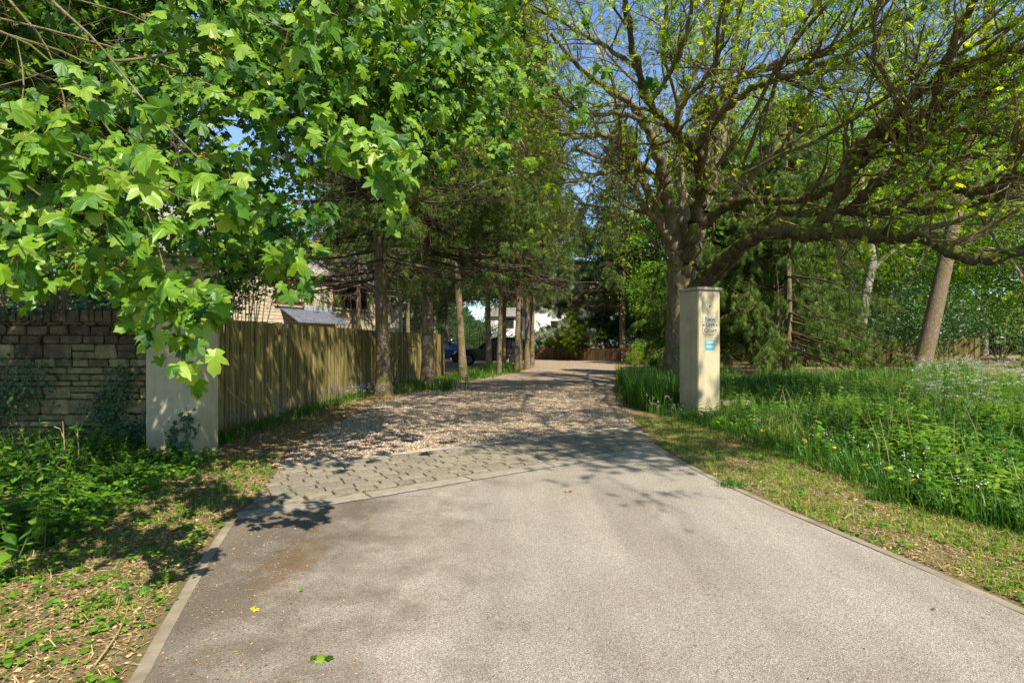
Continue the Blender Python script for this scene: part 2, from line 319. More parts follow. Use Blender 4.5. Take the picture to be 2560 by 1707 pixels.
M['walldark'] = mat_noise('dark_wall_stone', [(0.35, (0.06, 0.045, 0.026)), (0.6, (0.135, 0.108, 0.06)), (0.8, (0.26, 0.22, 0.13))], 9, rough=0.95, bump=0.8, bd=0.015, obj=True, rndmix=[(0, (0.7, 0.7, 0.7)), (1, (1.05, 1.0, 0.95))])  # darker stone for the upper courses and coping
M['joint'] = mat_noise('wall_joint', [(0.3, (0.07, 0.055, 0.03)), (0.7, (0.16, 0.13, 0.08))], 20, rough=1.0, bump=0.5)
M['housestone'] = mat_noise('house_stone', [(0.3, (0.46, 0.39, 0.27)), (0.7, (0.60, 0.53, 0.40))], 6, rough=0.9, bump=0.5, bd=0.01, obj=True, rndmix=[(0, (0.78, 0.78, 0.78)), (1, (1.08, 1.04, 0.98))])
M['housejoint'] = mat_noise('house_joint', [(0.3, (0.20, 0.16, 0.10)), (0.7, (0.30, 0.25, 0.17))], 6, bump=0.3)
M['slate'] = mat_noise('slate', [(0.3, (0.14, 0.125, 0.115)), (0.7, (0.27, 0.245, 0.225))], 4, rough=0.7, bump=0.3, obj=True, rndmix=[(0, (0.75, 0.75, 0.78)), (1, (1.1, 1.06, 1.02))])
M['bluetile'] = mat_noise('porch_slate', [(0.3, (0.07, 0.075, 0.095)), (0.7, (0.15, 0.155, 0.185))], 4, rough=0.6, bump=0.3)
M['maroon'] = mat_plain('maroon_frame', (0.12, 0.018, 0.020), 0.45)
M['gutter'] = mat_plain('gutter_plastic', (0.05, 0.03, 0.025), 0.4)
M['glass'] = mat_plain('window_glass', (0.02, 0.022, 0.022), 0.08, 0.8)
M['board'] = mat_noise('fence_board', [(0.3, (0.085, 0.065, 0.024)), (0.5, (0.21, 0.168, 0.062)), (0.75, (0.38, 0.33, 0.14))], 3.0, vs=(3, 3, 0.35), rough=0.9, bump=0.6, bd=0.008, obj=True, rndmix=[(0, (0.68, 0.66, 0.58)), (0.5, (0.95, 0.9, 0.85)), (1, (1.15, 1.15, 1.0))])
M['boardlow'] = mat_noise('low_fence_board', [(0.3, (0.07, 0.045, 0.02)), (0.7, (0.16, 0.10, 0.045))], 3.0, vs=(3, 3, 0.35), rough=0.9, bump=0.5, bd=0.008, obj=True, rndmix=[(0, (0.55, 0.6, 0.5)), (1, (1.1, 1.0, 1.0))])
M['whitewall'] = mat_noise('white_wall', [(0.3, (0.70, 0.67, 0.62)), (0.7, (0.80, 0.78, 0.74))], 1.0, rough=0.9, bump=0.1)
M['redroof'] = mat_noise('clay_roof', [(0.3, (0.13, 0.065, 0.04)), (0.7, (0.22, 0.12, 0.075))], 5.0, bump=0.5)
M['black'] = mat_plain('black_paint', (0.008, 0.008, 0.009), 0.12, 0.6)
M['blue'] = mat_plain('blue_paint', (0.015, 0.05, 0.22), 0.15, 0.6)
M['tyre'] = mat_plain('tyre', (0.012, 0.012, 0.012), 0.85, 0.2)
M['rim'] = mat_plain('alloy_rim', (0.10, 0.10, 0.105), 0.35, 0.5, 0.8)
M['lamp'] = mat_plain('lamp_glass', (0.45, 0.47, 0.5), 0.1, 0.8)
M['cglass'] = mat_plain('car_glass', (0.03, 0.035, 0.04), 0.05, 0.9)
M['signplate'] = mat_plain('name_plate', (0.38, 0.345, 0.25), 0.25, 0.5)
M['ink'] = mat_plain('dark_lettering', (0.03, 0.034, 0.034), 0.5)
M['bluesign'] = mat_plain('blue_notice', (0.07, 0.28, 0.34), 0.4)
M['palesign'] = mat_plain('pale_lettering', (0.26, 0.40, 0.43), 0.5)
M['lawn'] = mat_noise('lawn_green', [(0.3, (0.05, 0.08, 0.015)), (0.7, (0.12, 0.15, 0.03))], 5, bump=0.5)

# ------------------------------------------------------------------ ground
def sm(x): x = np.clip(x, 0, 1); return x * x * (3 - 2 * x)
def hgt(x, y):
    x = np.asarray(x, float); y = np.asarray(y, float)
    return 0.20 * sm((x - 3.7 - np.clip(y - 12, 0, 40) * 0.17) / 3.5) * sm((y - 1) / 4) * sm((70 - y) / 20) * sm((60 - x) / 20) \
        + 0.16 * sm((-3.6 - x) / 1.5) * sm((9 - y) / 3) * sm((x + 20) / 6)
def axis(a, b, s, far):
    c = np.arange(a, b + s / 2, s); k = np.array([1.5, 4, 9, 20, 45, 90, 160, far])
    return np.r_[a - k[::-1], c, b + k]
xs = axis(-14, 30, 0.4, 500); ys = axis(-6, 64, 0.4, 700)
X, Y = np.meshgrid(xs, ys); Z = hgt(X, Y)
onroad = (X > -3) & (X < 3.6); Z = Z + np.where(onroad, 0, (rng.random(X.shape) - 0.5) * 0.006)
g = Geo(); nx, ny = len(xs), len(ys); I = np.arange(nx * ny).reshape(ny, nx)
g.add(np.stack([X, Y, Z - 0.003], -1), f4=np.stack([I[:-1, :-1], I[:-1, 1:], I[1:, 1:], I[1:, :-1]], -1))
tag(g.build('ground', M['soil'], smooth=True), kind='structure')

def poly_sheet(name, pts, z, mat, kind='structure', th=0.0):
    import bmesh
    bm = bmesh.new(); vs = [bm.verts.new((x, y, z)) for x, y in pts]; f = bm.faces.new(vs)
    if f.normal.z < 0: f.normal_flip()
    bm.normal_update()
    if f.normal.z < 0: bmesh.ops.reverse_faces(bm, faces=[f])
    bmesh.ops.triangulate(bm, faces=bm.faces[:])
    me = bpy.data.meshes.new(name); bm.to_mesh(me); bm.free(); me.materials.append(mat)
    o = link(name, me)
    if kind: o['kind'] = kind
    return o
RR_ = np.array([(3.3, -6), (3.1, 0), (2.86, 3.18), (2.79, 3.52), (2.64, 4.09), (2.49, 4.71), (2.33, 5.5), (2.21, 6.09), (2.1, 7.11), (2.05, 8.0)])
LL_ = np.array([(-1.0, -6), (-1.1, 0), (-1.25, 1), (-1.62, 2.5), (-1.75, 2.85), (-2.0, 3.63), (-2.24, 4.45), (-2.32, 4.74)])
KB = np.array([(-2.32, 4.74), (-1.95, 5.03), (-1.36, 5.41), (-0.405, 6.13), (0.54, 6.81), (1.41, 7.46), (2.05, 8.0)])
KT = np.array([(-2.77, 6.77), (-1.99, 7.28), (-0.18, 8.39), (0.26, 8.70), (0.71, 9.0), (2.18, 9.97)])
poly_sheet('road', np.r_[LL_, KB[1:-1], RR_[::-1]], 0.002, M['asphalt'])
GL = np.array([(-2.77, 6.77), (-3.0, 8.5), (-3.1, 10.8), (-3.25, 13.5), (-3.1, 15.5), (-2.5, 17.5), (-1.75, 21.5), (-0.4, 25), (0.4, 28), (1.3, 33.0), (0.6, 34.2)])
GR = np.array([(2.18, 9.97), (2.35, 12), (2.6, 14.5), (3.2, 18), (3.94, 22), (5.5, 31), (7.6, 41), (8.4, 46)])
def wiggle(p, n, a):
    q = resample(p, n); q[1:-1] += rng.normal(size=(n - 2, 2)) * a; return q
court = np.array([(1.5, 58), (-18, 58), (-18, 34.2)])
poly_sheet('gravel_drive', np.r_[KT, wiggle(GR, 60, 0.05)[1:], court, wiggle(GL, 60, 0.06)[::-1][:-1]], 0.004, M['gravel'])
poly_sheet('cobble_apron_bed', np.r_[KB, [(2.12, 8.6), (2.2, 9.95)], KT[::-1], [(-2.60, 6.2), (-2.48, 5.6)]], 0.008, M['mortar'])
apron = bpy.data.objects['cobble_apron_bed']; apron.name = 'cobble_apron'

# block templates: bevelled, slightly irregular
def block_mesh(name, mat, bev=0.12, jit=0.03, hz=True):
    import bmesh
    bm = bmesh.new(); bmesh.ops.create_cube(bm, size=1.0)
    bmesh.ops.bevel(bm, geom=bm.edges[:], offset=bev, segments=1, affect='EDGES')
    for v in bm.verts: v.co += Vector(rng.normal(size=3) * jit)
    me = bpy.data.meshes.new(name); bm.to_mesh(me); bm.free(); me.materials.append(mat); return me
setts = [block_mesh('sett', M['sett'], 0.07, 0.02) for _ in range(5)]
def place(me, name, loc, scale, rz=0, parent=None, rx=0, ry=0):
    o = link(name, me, parent); o.location = loc; o.scale = scale; o.rotation_euler = (rx, ry, rz); return o
# setts laid in rows between the kerb line and the upper haunch
def lerp_line(L, t):
    d = np.r_[0, np.cumsum(np.linalg.norm(np.diff(L, axis=0), axis=1))]
    return np.array([np.interp(t * d[-1], d, L[:, 0]), np.interp(t * d[-1], d, L[:, 1])])
nrow = 9
def apron_pt(u, v):   # u along, v from the kerb (0) to the top (1)
    return lerp_line(KB, u) * (1 - v) + lerp_line(KT, u) * v
v0, v1 = 0.135, 0.945
for r in range(nrow):
    vb = v0 + (v1 - v0) * r / nrow; vt = v0 + (v1 - v0) * (r + 1) / nrow; vm = (vb + vt) / 2
    Lr = np.linalg.norm(apron_pt(1, vm) - apron_pt(0, vm)); u = U(-0.03, 0.0)
    while u < 0.995:
        du = U(0.19, 0.30) / Lr; ua, ub = max(u, 0.004), min(u + du, 0.996); u += du
        if ub - ua < 0.025: continue
        a_, b_ = apron_pt(ua, vm), apron_pt(ub, vm); hh = np.linalg.norm(apron_pt((ua + ub) / 2, vt) - apron_pt((ua + ub) / 2, vb)) * 0.84
        c_ = (a_ + b_) / 2; d_ = b_ - a_
        place(setts[rng.integers(5)], 'sett', (c_[0], c_[1], 0.000 + U(0, 0.008)), (np.linalg.norm(d_) - 0.02, hh - 0.026, 0.05), math.atan2(d_[1], d_[0]) + U(-0.02, 0.02), apron, U(-0.01, 0.01), U(-0.01, 0.01))
hq = [apron_pt(u_, 0.955) for u_ in np.linspace(0.0, 1, 30)] + [apron_pt(u_, 1.0) + A(-0.035, 0.06) + rng.normal(size=2) * 0.012 for u_ in np.linspace(1, 0.0, 30)]
o = poly_sheet('haunch', hq, 0.0135, mat_noise('pale_mortar', [(0.3, (0.27, 0.235, 0.18)), (0.7, (0.38, 0.34, 0.28))], 9, bump=0.4), kind=None); o.parent = apron
kerbm = block_mesh('kerb_stone', M['kerb'], 0.02, 0.002)
kb = empty('kerb', (0, 0, 0)); kb['kind'] = 'structure'
ks = [0.0, 0.21, 0.42, 0.63, 0.82, 0.995]
for i in range(5):
    a_, b_ = apron_pt(ks[i] + 0.002, 0.055), apron_pt(ks[i + 1] - 0.002, 0.055); d_ = b_ - a_; c_ = (a_ + b_) / 2
    place(kerbm, 'kerb_stone', (c_[0], c_[1], -0.03), (np.linalg.norm(d_), 0.17, 0.10), math.atan2(d_[1], d_[0]), kb)
# concrete edging along both sides of the asphalt
def edging(name, line, off, wd, z):
    L = resample(line, 40); tg = np.gradient(L, axis=0); nn = nrm(np.stack([tg[:, 1], -tg[:, 0]], 1))
    a_ = L + nn * off; b_ = L + nn * (off + wd); g = Geo(); n = len(L)
    zz = z + rng.normal(size=n) * 0.002
    v = np.r_[np.c_[a_, zz], np.c_[b_, zz], np.c_[b_, zz * 0 - 0.06], np.c_[a_, zz * 0 - 0.06]]
    i = np.arange(n - 1); q = []
    for s0, s1 in ((0, 1), (1, 2), (3, 0)): q.append(np.stack([s0 * n + i, s0 * n + i + 1, s1 * n + i + 1, s1 * n + i], 1))
    g.add(v, f4=np.concatenate(q)); o = g.build(name, M['edging']); o['kind'] = 'structure'
edging('kerb_edging_right', RR_, -0.035, 0.07, 0.008)
edging('kerb_edging_left', LL_, -0.05, 0.065, 0.007)

# pebbles: near gravel built as real stones
oc = np.array([(1, 0, 0), (-1, 0, 0), (0, 1, 0), (0, -1, 0), (0, 0, 0.6), (0, 0, -0.6)]) * 1.0
of = np.array([(0, 2, 4), (2, 1, 4), (1, 3, 4), (3, 0, 4), (2, 0, 5), (1, 2, 5), (3, 1, 5), (0, 3, 5)])
n = 60000
yy = 6.6 + 12.4 * rng.random(n) ** 1.5; xx = U(-3.5, 3.0, n)
xl = np.interp(yy, GL[:, 1], GL[:, 0]) - np.abs(rng.normal(size=n)) * 0.12; xr = np.interp(yy, GR[:, 1], GR[:, 0]) + np.abs(rng.normal(size=n)) * 0.12
ktop = np.interp(xx, KT[:, 0], KT[:, 1]); ok = (xx > xl) & (xx < xr) & (yy > ktop + 0.02 - 0.0)
xx, yy = xx[ok], yy[ok]
th = U(0, 6.28, len(xx)); Xa = np.stack([np.cos(th), np.sin(th), U(-.3, .3, len(th))], 1); Ya = np.stack([-np.sin(th) * .7, np.cos(th) * .7, U(-.3, .3, len(th))], 1)
g = Geo(); g.inst(oc, of, np.stack([xx, yy, 0.008 + rng.random(len(xx)) * 0.006], 1), Xa, Ya, np.broadcast_to(A(0, 0, 1), Xa.shape), U(0.007, 0.0155, len(xx)))
tag(g.build('gravel_stones', M['pebble'], smooth=False), 'loose honey coloured gravel stones lying over the curved drive', 'gravel', kind='stuff')

# ------------------------------------------------------------------ gate piers
def pier(name, C, ex, ey, wx, wy, Hb, label, capover=0.032, caph=0.06):
    """C: front corner on the ground; ex, ey unit 2-D directions of its two sides"""
    t_ = empty(name, (C[0], C[1], 0), label, 'gate pier', 'rendered gate piers')
    c2 = ex * wx / 2 + ey * wy / 2; ax = np.array([[ex[0], ex[1], 0], [ey[0], ey[1], 0], [0, 0, 1]])
    import bmesh
    for nm, hx, hy, z0, z1, mt, bv in (('shaft', wx / 2, wy / 2, -0.1, Hb, M['render'], 0.012), ('cap', wx / 2 + capover, wy / 2 + capover, Hb + 0.002, Hb + caph, M['cap'], 0.01)):
        g = Geo(); g.box((c2[0], c2[1], (z0 + z1) / 2), (hx, hy, (z1 - z0) / 2), ax)
        o = g.build(nm, mt, t_)
        bm = bmesh.new(); bm.from_mesh(o.data); bmesh.ops.recalc_face_normals(bm, faces=bm.faces[:]); bmesh.ops.bevel(bm, geom=bm.edges[:], offset=bv, segments=2, affect='EDGES')
        bmesh.ops.subdivide_edges(bm, edges=[e for e in bm.edges if e.calc_length() > 1.0], cuts=6)
        for v in bm.verts: v.co += Vector(rng.normal(size=3) * 0.0012)
        bm.to_mesh(o.data); bm.free()
    return t_
s_ = 1.5 / 296
CL = A(497 - 1280, 0) * s_; CL[1] = F * s_
pier('gate_pier', CL, A(-1.0, -0.02), A(-0.04, 1.0), 0.665, 0.52, 2.5, 'cream rendered gate pier without a sign, joined to the stone wall, ivy at its foot')
CR = A((1745.7 - 1280) * 0.00777, 0.00777 * F)
e1 = nrm(A(0.95, 0.30)); e2 = A(-0.36, 0.93); e2 = nrm(e2)
rp = pier('gate_pier', CR, e1, e2, 0.50, 0.58, 2.5, 'cream rendered gate pier carrying the New Leys Court name plate, before the big tree')
# plate, lettering, notice on the face along e1
nf = A(e1[1], -e1[0])   # outward normal (towards the road)
def on_face(u, z, off):   # u metres from the corner along e1
    return A(*(e1 * u + nf * off), z)
def plate_mesh(name, hw, hh, top_arc, mat, u, z, off, th=0.008):
    # rectangle with shallow curved top and bottom
    n = 14; a = np.linspace(-1, 1, n)
    up = np.stack([a * hw, hh + top_arc * (1 - a * a)], 1); dn = np.stack([a[::-1] * hw, -hh - top_arc * (1 - a[::-1] ** 2)], 1)
    o2 = np.r_[up, dn]; m_ = len(o2)
    f = np.array([on_face(u + p_[0], z + p_[1], off + th) for p_ in o2]); b = np.array([on_face(u + p_[0], z + p_[1], off) for p_ in o2])
    g = Geo(); cc = on_face(u, z, off + th)
    v = np.r_[f, b, [cc]]; i = np.arange(m_); j = (i + 1) % m_
    g.add(v, f3=np.stack([j, i, np.full(m_, 2 * m_)], 1), f4=np.stack([i, j, j + m_, i + m_], 1))
    return g.build(name, mat, rp)
plate_mesh('name_plate', 0.165, 0.165, 0.035, M['signplate'], 0.265, 1.83, 0.0)
def text(s, size, u, z, mat, name='lettering', off=0.0095, parent=rp, wid=0.0):
    cu = bpy.data.curves.new(name, 'FONT'); cu.body = s; cu.size = size; cu.align_x = 'CENTER'; cu.align_y = 'CENTER'; cu.extrude = 0.0008; cu.offset = wid
    o = bpy.data.objects.new('tmp_text', cu); COL.objects.link(o); dg = bpy.context.evaluated_depsgraph_get(); dg.update()
    me = bpy.data.meshes.new_from_object(o.evaluated_get(dg)); bpy.data.objects.remove(o)
    me.materials.clear(); me.materials.append(mat)
    q = link(name, me, parent); q.location = on_face(u, z, off); q.rotation_euler = (R(90), 0, math.atan2(e1[1], e1[0])); return q
for s, u, z in (('New', 0.262, 1.935), ('Leys', 0.265, 1.825), ('Court', 0.272, 1.715)): text(s, 0.118, u, z, M['ink'], wid=0.0)
def stud(u, z, r=0.012):
    g = Geo(); a = np.arange(8) * np.pi / 4
    v = np.array([on_face(u + r * np.cos(k), z + r * np.sin(k), 0.016) for k in a] + [on_face(u, z, 0.018)] + [on_face(u + r * np.cos(k), z + r * np.sin(k), 0.0) for k in a])
    g.add(v, f3=[((i + 1) % 8, i, 8) for i in range(8)], f4=[(i, (i + 1) % 8, (i + 1) % 8 + 9, i + 9) for i in range(8)]); g.build('screw', M['ink'], rp)
for u, z, r in ((0.26, 2.19, 0.014), (0.115, 1.82, 0.014), (0.415, 1.82, 0.014), (0.265, 1.645, 0.008)): stud(u, z, r)
plate_mesh('notice', 0.105, 0.10, 0.0, M['bluesign'], 0.262, 1.43, 0.0, 0.004)
plate_mesh('notice_band', 0.085, 0.022, 0.0, M['palesign'], 0.262, 1.485, 0.0045, 0.001)
plate_mesh('notice_band', 0.085, 0.022, 0.0, M['palesign'], 0.262, 1.40, 0.0045, 0.001)

# ------------------------------------------------------------------ garden wall of limestone
gw = empty('garden_wall', (-6.5, 7.55, 0), 'weathered coursed limestone garden wall with upright coping, running from the left pier', 'stone wall')
wy0 = 7.50; WX0, WX1 = -10.5, CL[0] - 0.66
def loc(o, par):   # keep world position under a moved parent
    o.location = Vector(o.location) - par.location
g = Geo(); g.box(((WX0 + WX1) / 2 + 6.5, 0.17, 0.75), ((WX1 - WX0) / 2, 0.13, 0.95)); g.build('mortar_core', M['joint'], gw)
wst = [block_mesh('stone', M['wallstone'], 0.08, 0.03) for _ in range(6)]; wdk = [block_mesh('stone', M['walldark'], 0.08, 0.03) for _ in range(6)]
# rubble coursing: rows of varying height, some stones spanning two rows
z = 0.0; rows = []
while z < 1.72:
    h = float(rng.choice([0.07, 0.09, 0.11, 0.13, 0.17, 0.20])); rows.append((z, min(h, 1.76 - z))); z += h
nst = 0
for (z, h) in rows:
    x = WX0 + U(0, 0.2)
    while x < WX1 - 0.03:
        ln = min(U(0.15, 0.24) + h * U(.2, 1.1), WX1 - x)
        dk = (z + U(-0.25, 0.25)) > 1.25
        split = h > 0.15 and U(0, 1) < 0.3
        for (zz, hh) in (((z, h / 2), (z + h / 2, h / 2)) if split else ((z, h),)):
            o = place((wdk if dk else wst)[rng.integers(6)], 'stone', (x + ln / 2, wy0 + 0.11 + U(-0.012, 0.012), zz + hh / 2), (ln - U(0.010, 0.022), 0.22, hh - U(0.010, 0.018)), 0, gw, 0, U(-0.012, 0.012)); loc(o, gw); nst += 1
        x += ln
x = WX0
while x < WX1 - 0.04:
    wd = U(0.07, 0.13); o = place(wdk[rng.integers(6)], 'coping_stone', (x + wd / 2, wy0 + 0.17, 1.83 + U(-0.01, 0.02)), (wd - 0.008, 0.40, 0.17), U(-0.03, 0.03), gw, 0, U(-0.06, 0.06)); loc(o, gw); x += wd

# ------------------------------------------------------------------ fences
def board_mesh(name, mat):
    # feather-edge board: thick one side, thin the other; unit width, unit height, thickness in y
    v = np.array([(-.5, -.5, 0), (.5, -.12, 0), (.5, .5, 0), (-.5, .5, 0), (-.5, -.5, 1), (.5, -.12, 1), (.5, .5, 1), (-.5, .5, 1)], float)
    g = Geo(); g.add(v, f4=[(0, 1, 5, 4), (1, 2, 6, 5), (2, 3, 7, 6), (3, 0, 4, 7), (4, 5, 6, 7), (3, 2, 1, 0)]); return g.mesh(name, mat)
def box_mesh(name, mat):
    g = Geo(); g.box((0, 0, 0.5), (0.5, 0.5, 0.5)); return g.mesh(name, mat)
BM, BML = board_mesh('board', M['board']), board_mesh('board', M['boardlow'])
POST, POSTL = box_mesh('post', M['board']), box_mesh('post', M['boardlow'])
def fence(name, line, bw, hfun, label, mesh, postm, side=1, post_every=2.4, z0=0.0, cap=False):
    L = np.asarray(line, float); f = empty(name, (L[0, 0], L[0, 1], z0), label, 'fence'); par = f
    d = np.r_[0, np.cumsum(np.linalg.norm(np.diff(L, axis=0), axis=1))]; n = int(d[-1] / bw)
    for i in range(n):
        s = (i + 0.5) * bw; x = np.interp(s, d, L[:, 0]); y = np.interp(s, d, L[:, 1]); k = min(np.searchsorted(d, s), len(L) - 1); tv = L[k] - L[k - 1]; a = math.atan2(tv[1], tv[0])
        if side < 0: a += math.pi
        o = place(mesh, 'board', (x - L[0, 0], y - L[0, 1], 0.02 + hgt(x, y) * 0), (bw * 1.02, 0.028 + U(0, .006), hfun(s / d[-1]) + U(-0.012, 0.012)), a, par, U(-0.01, 0.01), U(-0.006, 0.006))
    s = 0.0
    nv = 1 if side > 0 else 1
    while s <= d[-1] + 0.01:
        x = np.interp(s, d, L[:, 0]); y = np.interp(s, d, L[:, 1]); k = min(max(np.searchsorted(d, s), 1), len(L) - 1); tv = nrm(L[k] - L[k - 1]); nn = A(-tv[1], tv[0]) * side
        place(postm, 'post', (x + nn[0] * 0.085 - L[0, 0], y + nn[1] * 0.085 - L[0, 1], 0), (0.1, 0.1, hfun(s / d[-1]) - 0.04), math.atan2(tv[1], tv[0]), par)
        s += post_every
    for zr in (0.25, 0.55, 0.85):
        for k in range(1, len(L)):
            tv = L[k] - L[k - 1]; ln = np.linalg.norm(tv); nn = A(-tv[1], tv[0]) / ln * side; c_ = (L[k] + L[k - 1]) / 2 + nn * 0.045
            place(postm, 'rail', (c_[0] - L[0, 0], c_[1] - L[0, 1], hfun(0.5) * zr), (ln, 0.04, 0.08), math.atan2(tv[1], tv[0]), par)
    return f
FL = [(-4.62, 7.75), (-4.68, 9.2), (-4.55, 13), (-4.28, 17.2), (-3.65, 21.0), (-2.95, 24.9)]
fence('board_fence', FL, 0.125, lambda t: 1.85 - 0.06 * t, 'tall close boarded fence, mossy yellow brown, running from the left pier behind the conifer trunks', BM, POST, side=1)
fence('board_fence', [(1.2, 48.2), (4, 46.0), (8.2, 42.0)], 0.2, lambda t: 0.97, 'low red brown board fence at the far end of the gravel drive', BML, POSTL, side=1, post_every=1.9)
fence('board_fence', [(8.2, 42.0), (13, 39.5), (20.2, 34.0)], 0.2, lambda t: 1.05 + 0.1 * t, 'low dark board fence running behind the cypress, in deep shade', BML, POSTL, side=1, post_every=1.9)
fence('board_fence', [(20.3, 34), (25.2, 30.5)], 0.22, lambda t: 1.45 + 0.22 * t, 'taller olive brown board fence at the far right ending in a square post', BM, POST, side=1, post_every=1.95)

# ------------------------------------------------------------------ stone house behind the fence
hd = nrm(A(0.37, 1.0)); hA = A(-15.6, 17.5) + hd * 5.2; hL = 18.0; hn = A(hd[1], -hd[0])       # wall runs away from us, faces the drive
house = empty('stone_house', (hA[0], hA[1], 0), 'honey stone two storey house with slate roof and maroon windows behind the tall fence', 'house')
hrz = math.atan2(hd[1], hd[0])
def hp(s, z, off=0.0): q = hd * s + hn * off; return A(q[0], q[1], z)
hax = np.array([[hd[0], hd[1], 0], [hn[0], hn[1], 0], [0, 0, 1]])
def hs(px):   # distance along the wall that projects to photograph column px
    k = (px - 1280) / F
    return (k * hA[1] - hA[0]) / (hd[0] - k * hd[1])
def hz(px, py):
    s = hs(px); return 1.5 + (853.5 - py) / F * (hA[1] + hd[1] * s)
def hbox(name, s0, s1, z0, z1, o0, o1, mat, parent=house):
    g = Geo(); g.box(hp((s0 + s1) / 2, (z0 + z1) / 2, (o0 + o1) / 2), ((s1 - s0) / 2, (o1 - o0) / 2, (z1 - z0) / 2), hax); return g.build(name, mat, parent)
EAVE = 4.95
hbox('wall', 0, hL, 0, EAVE, -6.0, -0.035, M['housejoint'])
# windows
wins = [(hs(833), hs(916), hz(833, 768), hz(833, 713), 3), (hs(688), hs(755), hz(755, 765), hz(755, 706), 2), (hs(532), hs(580), hz(580, 742), hz(580, 690), 2)]
for (a_, b_, z0, z1, nn_) in wins:
    wf = hbox('window', a_, b_, z0, z1, -0.06, -0.02, M['glass'])
    for zz in ((z0, z0 + 0.09), (z1 - 0.09, z1)): hbox('frame', a_, b_, zz[0], zz[1], -0.018, 0.03, M['maroon'], wf)
    for k in range(nn_ + 1):
        c_ = a_ + 0.04 + (b_ - a_ - 0.08) * k / nn_; hbox('frame', c_ - 0.045, c_ + 0.045, z0 + 0.092, z1 - 0.092, -0.017, 0.028, M['maroon'], wf)
    hbox('sill', a_ - 0.08, b_ + 0.08, z0 - 0.10, z0 - 0.004, -0.03, 0.09, M['cap'], wf)
hblk = [block_mesh('stone_block', M['housestone'], 0.05, 0.012) for _ in range(4)]
cand = []
z = 0.0
while z < EAVE - 0.05:
    h = float(rng.choice([0.13, 0.16, 0.19])); h = min(h, EAVE - 0.03 - z); s = 0.0
    while s < hL - 0.05:
        ln = min(U(0.25, 0.55), hL - s); c_ = s + ln / 2; zc = z + h / 2
        if not any(a_ - 0.02 < c_ < b_ + 0.02 and z0 - 0.09 < zc < z1 + 0.02 for (a_, b_, z0, z1, _) in wins): cand.append((s, ln, z, h))
        s += ln
    z += h
def hpx(c):
    w3 = hp(c[0] + c[1] / 2, c[2] + c[3] / 2) + A(hA[0], hA[1], 0); return 1280 + F * w3[0] / w3[1], 853.5 - F * (w3[2] - 1.5) / w3[1]
vis = []
for i, c in enumerate(cand):
    x_, y_ = hpx(c)
    if 590 < x_ < 850 and y_ < 830 and y_ > 690: vis.append(i)
vis = set(vis[:300] if len(vis) <= 300 else list(rng.permutation(vis)[:300]))
g = Geo()
for i, (s, ln, z, h) in enumerate(cand):
    c_ = hp(s + ln / 2, z + h / 2, -0.02 + U(0, 0.012))
    if i in vis: place(hblk[rng.integers(4)], 'stone_block', c_, (ln - 0.018, 0.05, h - 0.016), hrz, house)
    else: g.box(c_, ((ln - 0.018) / 2, 0.025, (h - 0.016) / 2), hax, r=rng.random())
M['housestone_m'] = mat_noise('house_stone_far', [(0.3, (0.46, 0.39, 0.27)), (0.7, (0.60, 0.53, 0.40))], 6, rough=0.9, bump=0.5, bd=0.01, rndmix=[(0, (0.78, 0.78, 0.78)), (1, (1.08, 1.04, 0.98))])
g.build('stone_blocks', M['housestone_m'], house, kind='stuff')
# roof: slates in courses on a slope rising away from the eave
ro, rp_ = 0.16, R(38)
rs = -math.sin(rp_)
roof = None
g = Geo(); c0 = hp(-0.3, EAVE + 0.02, ro); c1 = hp(hL + 0.3, EAVE + 0.02, ro); up = A(-hn[0] * math.cos(rp_), -hn[1] * math.cos(rp_), math.sin(rp_)); RL = 4.6
g.add([c0, c1, c1 + up * RL, c0 + up * RL, c0 - A(0, 0, .08), c1 - A(0, 0, .08)], f4=[(0, 1, 2, 3), (4, 5, 1, 0)])
back = c1 + up * RL - A(hn[0], hn[1], 0) * 3.6 - A(0, 0, 2.8); backo = c0 + up * RL - A(hn[0], hn[1], 0) * 3.6 - A(0, 0, 2.8)
g.add([c0 + up * RL, c1 + up * RL, back, backo], f4=[(0, 1, 2, 3)])
roof = g.build('roof', M['slate'], house)
rax = np.array([[hd[0], hd[1], 0], up, np.cross(A(hd[0], hd[1], 0), up)])
nrm_r = np.cross(A(hd[0], hd[1], 0), up); nrm_r = nrm_r if nrm_r[2] > 0 else -nrm_r
M['slate_m'] = mat_noise('slate_course', [(0.3, (0.20, 0.18, 0.165)), (0.7, (0.36, 0.33, 0.30))], 4, rough=0.7, bump=0.3, rndmix=[(0, (0.7, 0.7, 0.73)), (1, (1.15, 1.1, 1.05))])
g = Geo(); ncs = int(RL / 0.2)
for r in range(ncs):
    s = -0.3 + (r % 2) * 0.15
    while s < hL + 0.2:
        q = c0 + A(hd[0], hd[1], 0) * (s + 0.45) + up * (r * 0.2 + 0.13) + nrm_r * (0.018 + U(0, 0.008)); g.box(q, (0.145, 0.13, 0.006), rax, r=rng.random()); s += 0.3
g.build('slates', M['slate_m'], roof, kind='stuff')
g = Geo(); gp = np.array([[hp(s, EAVE + 0.0, ro + 0.05) for s in np.linspace(-0.3, hL + 0.3, 6)]]); g.tubes(gp, np.full((1, 6), 0.06), 8); g.build('gutter', M['gutter'], house, smooth=True)
hbox('fascia', -0.3, hL + 0.3, EAVE - 0.10, EAVE - 0.002, ro - 0.04, ro - 0.01, M['gutter'])
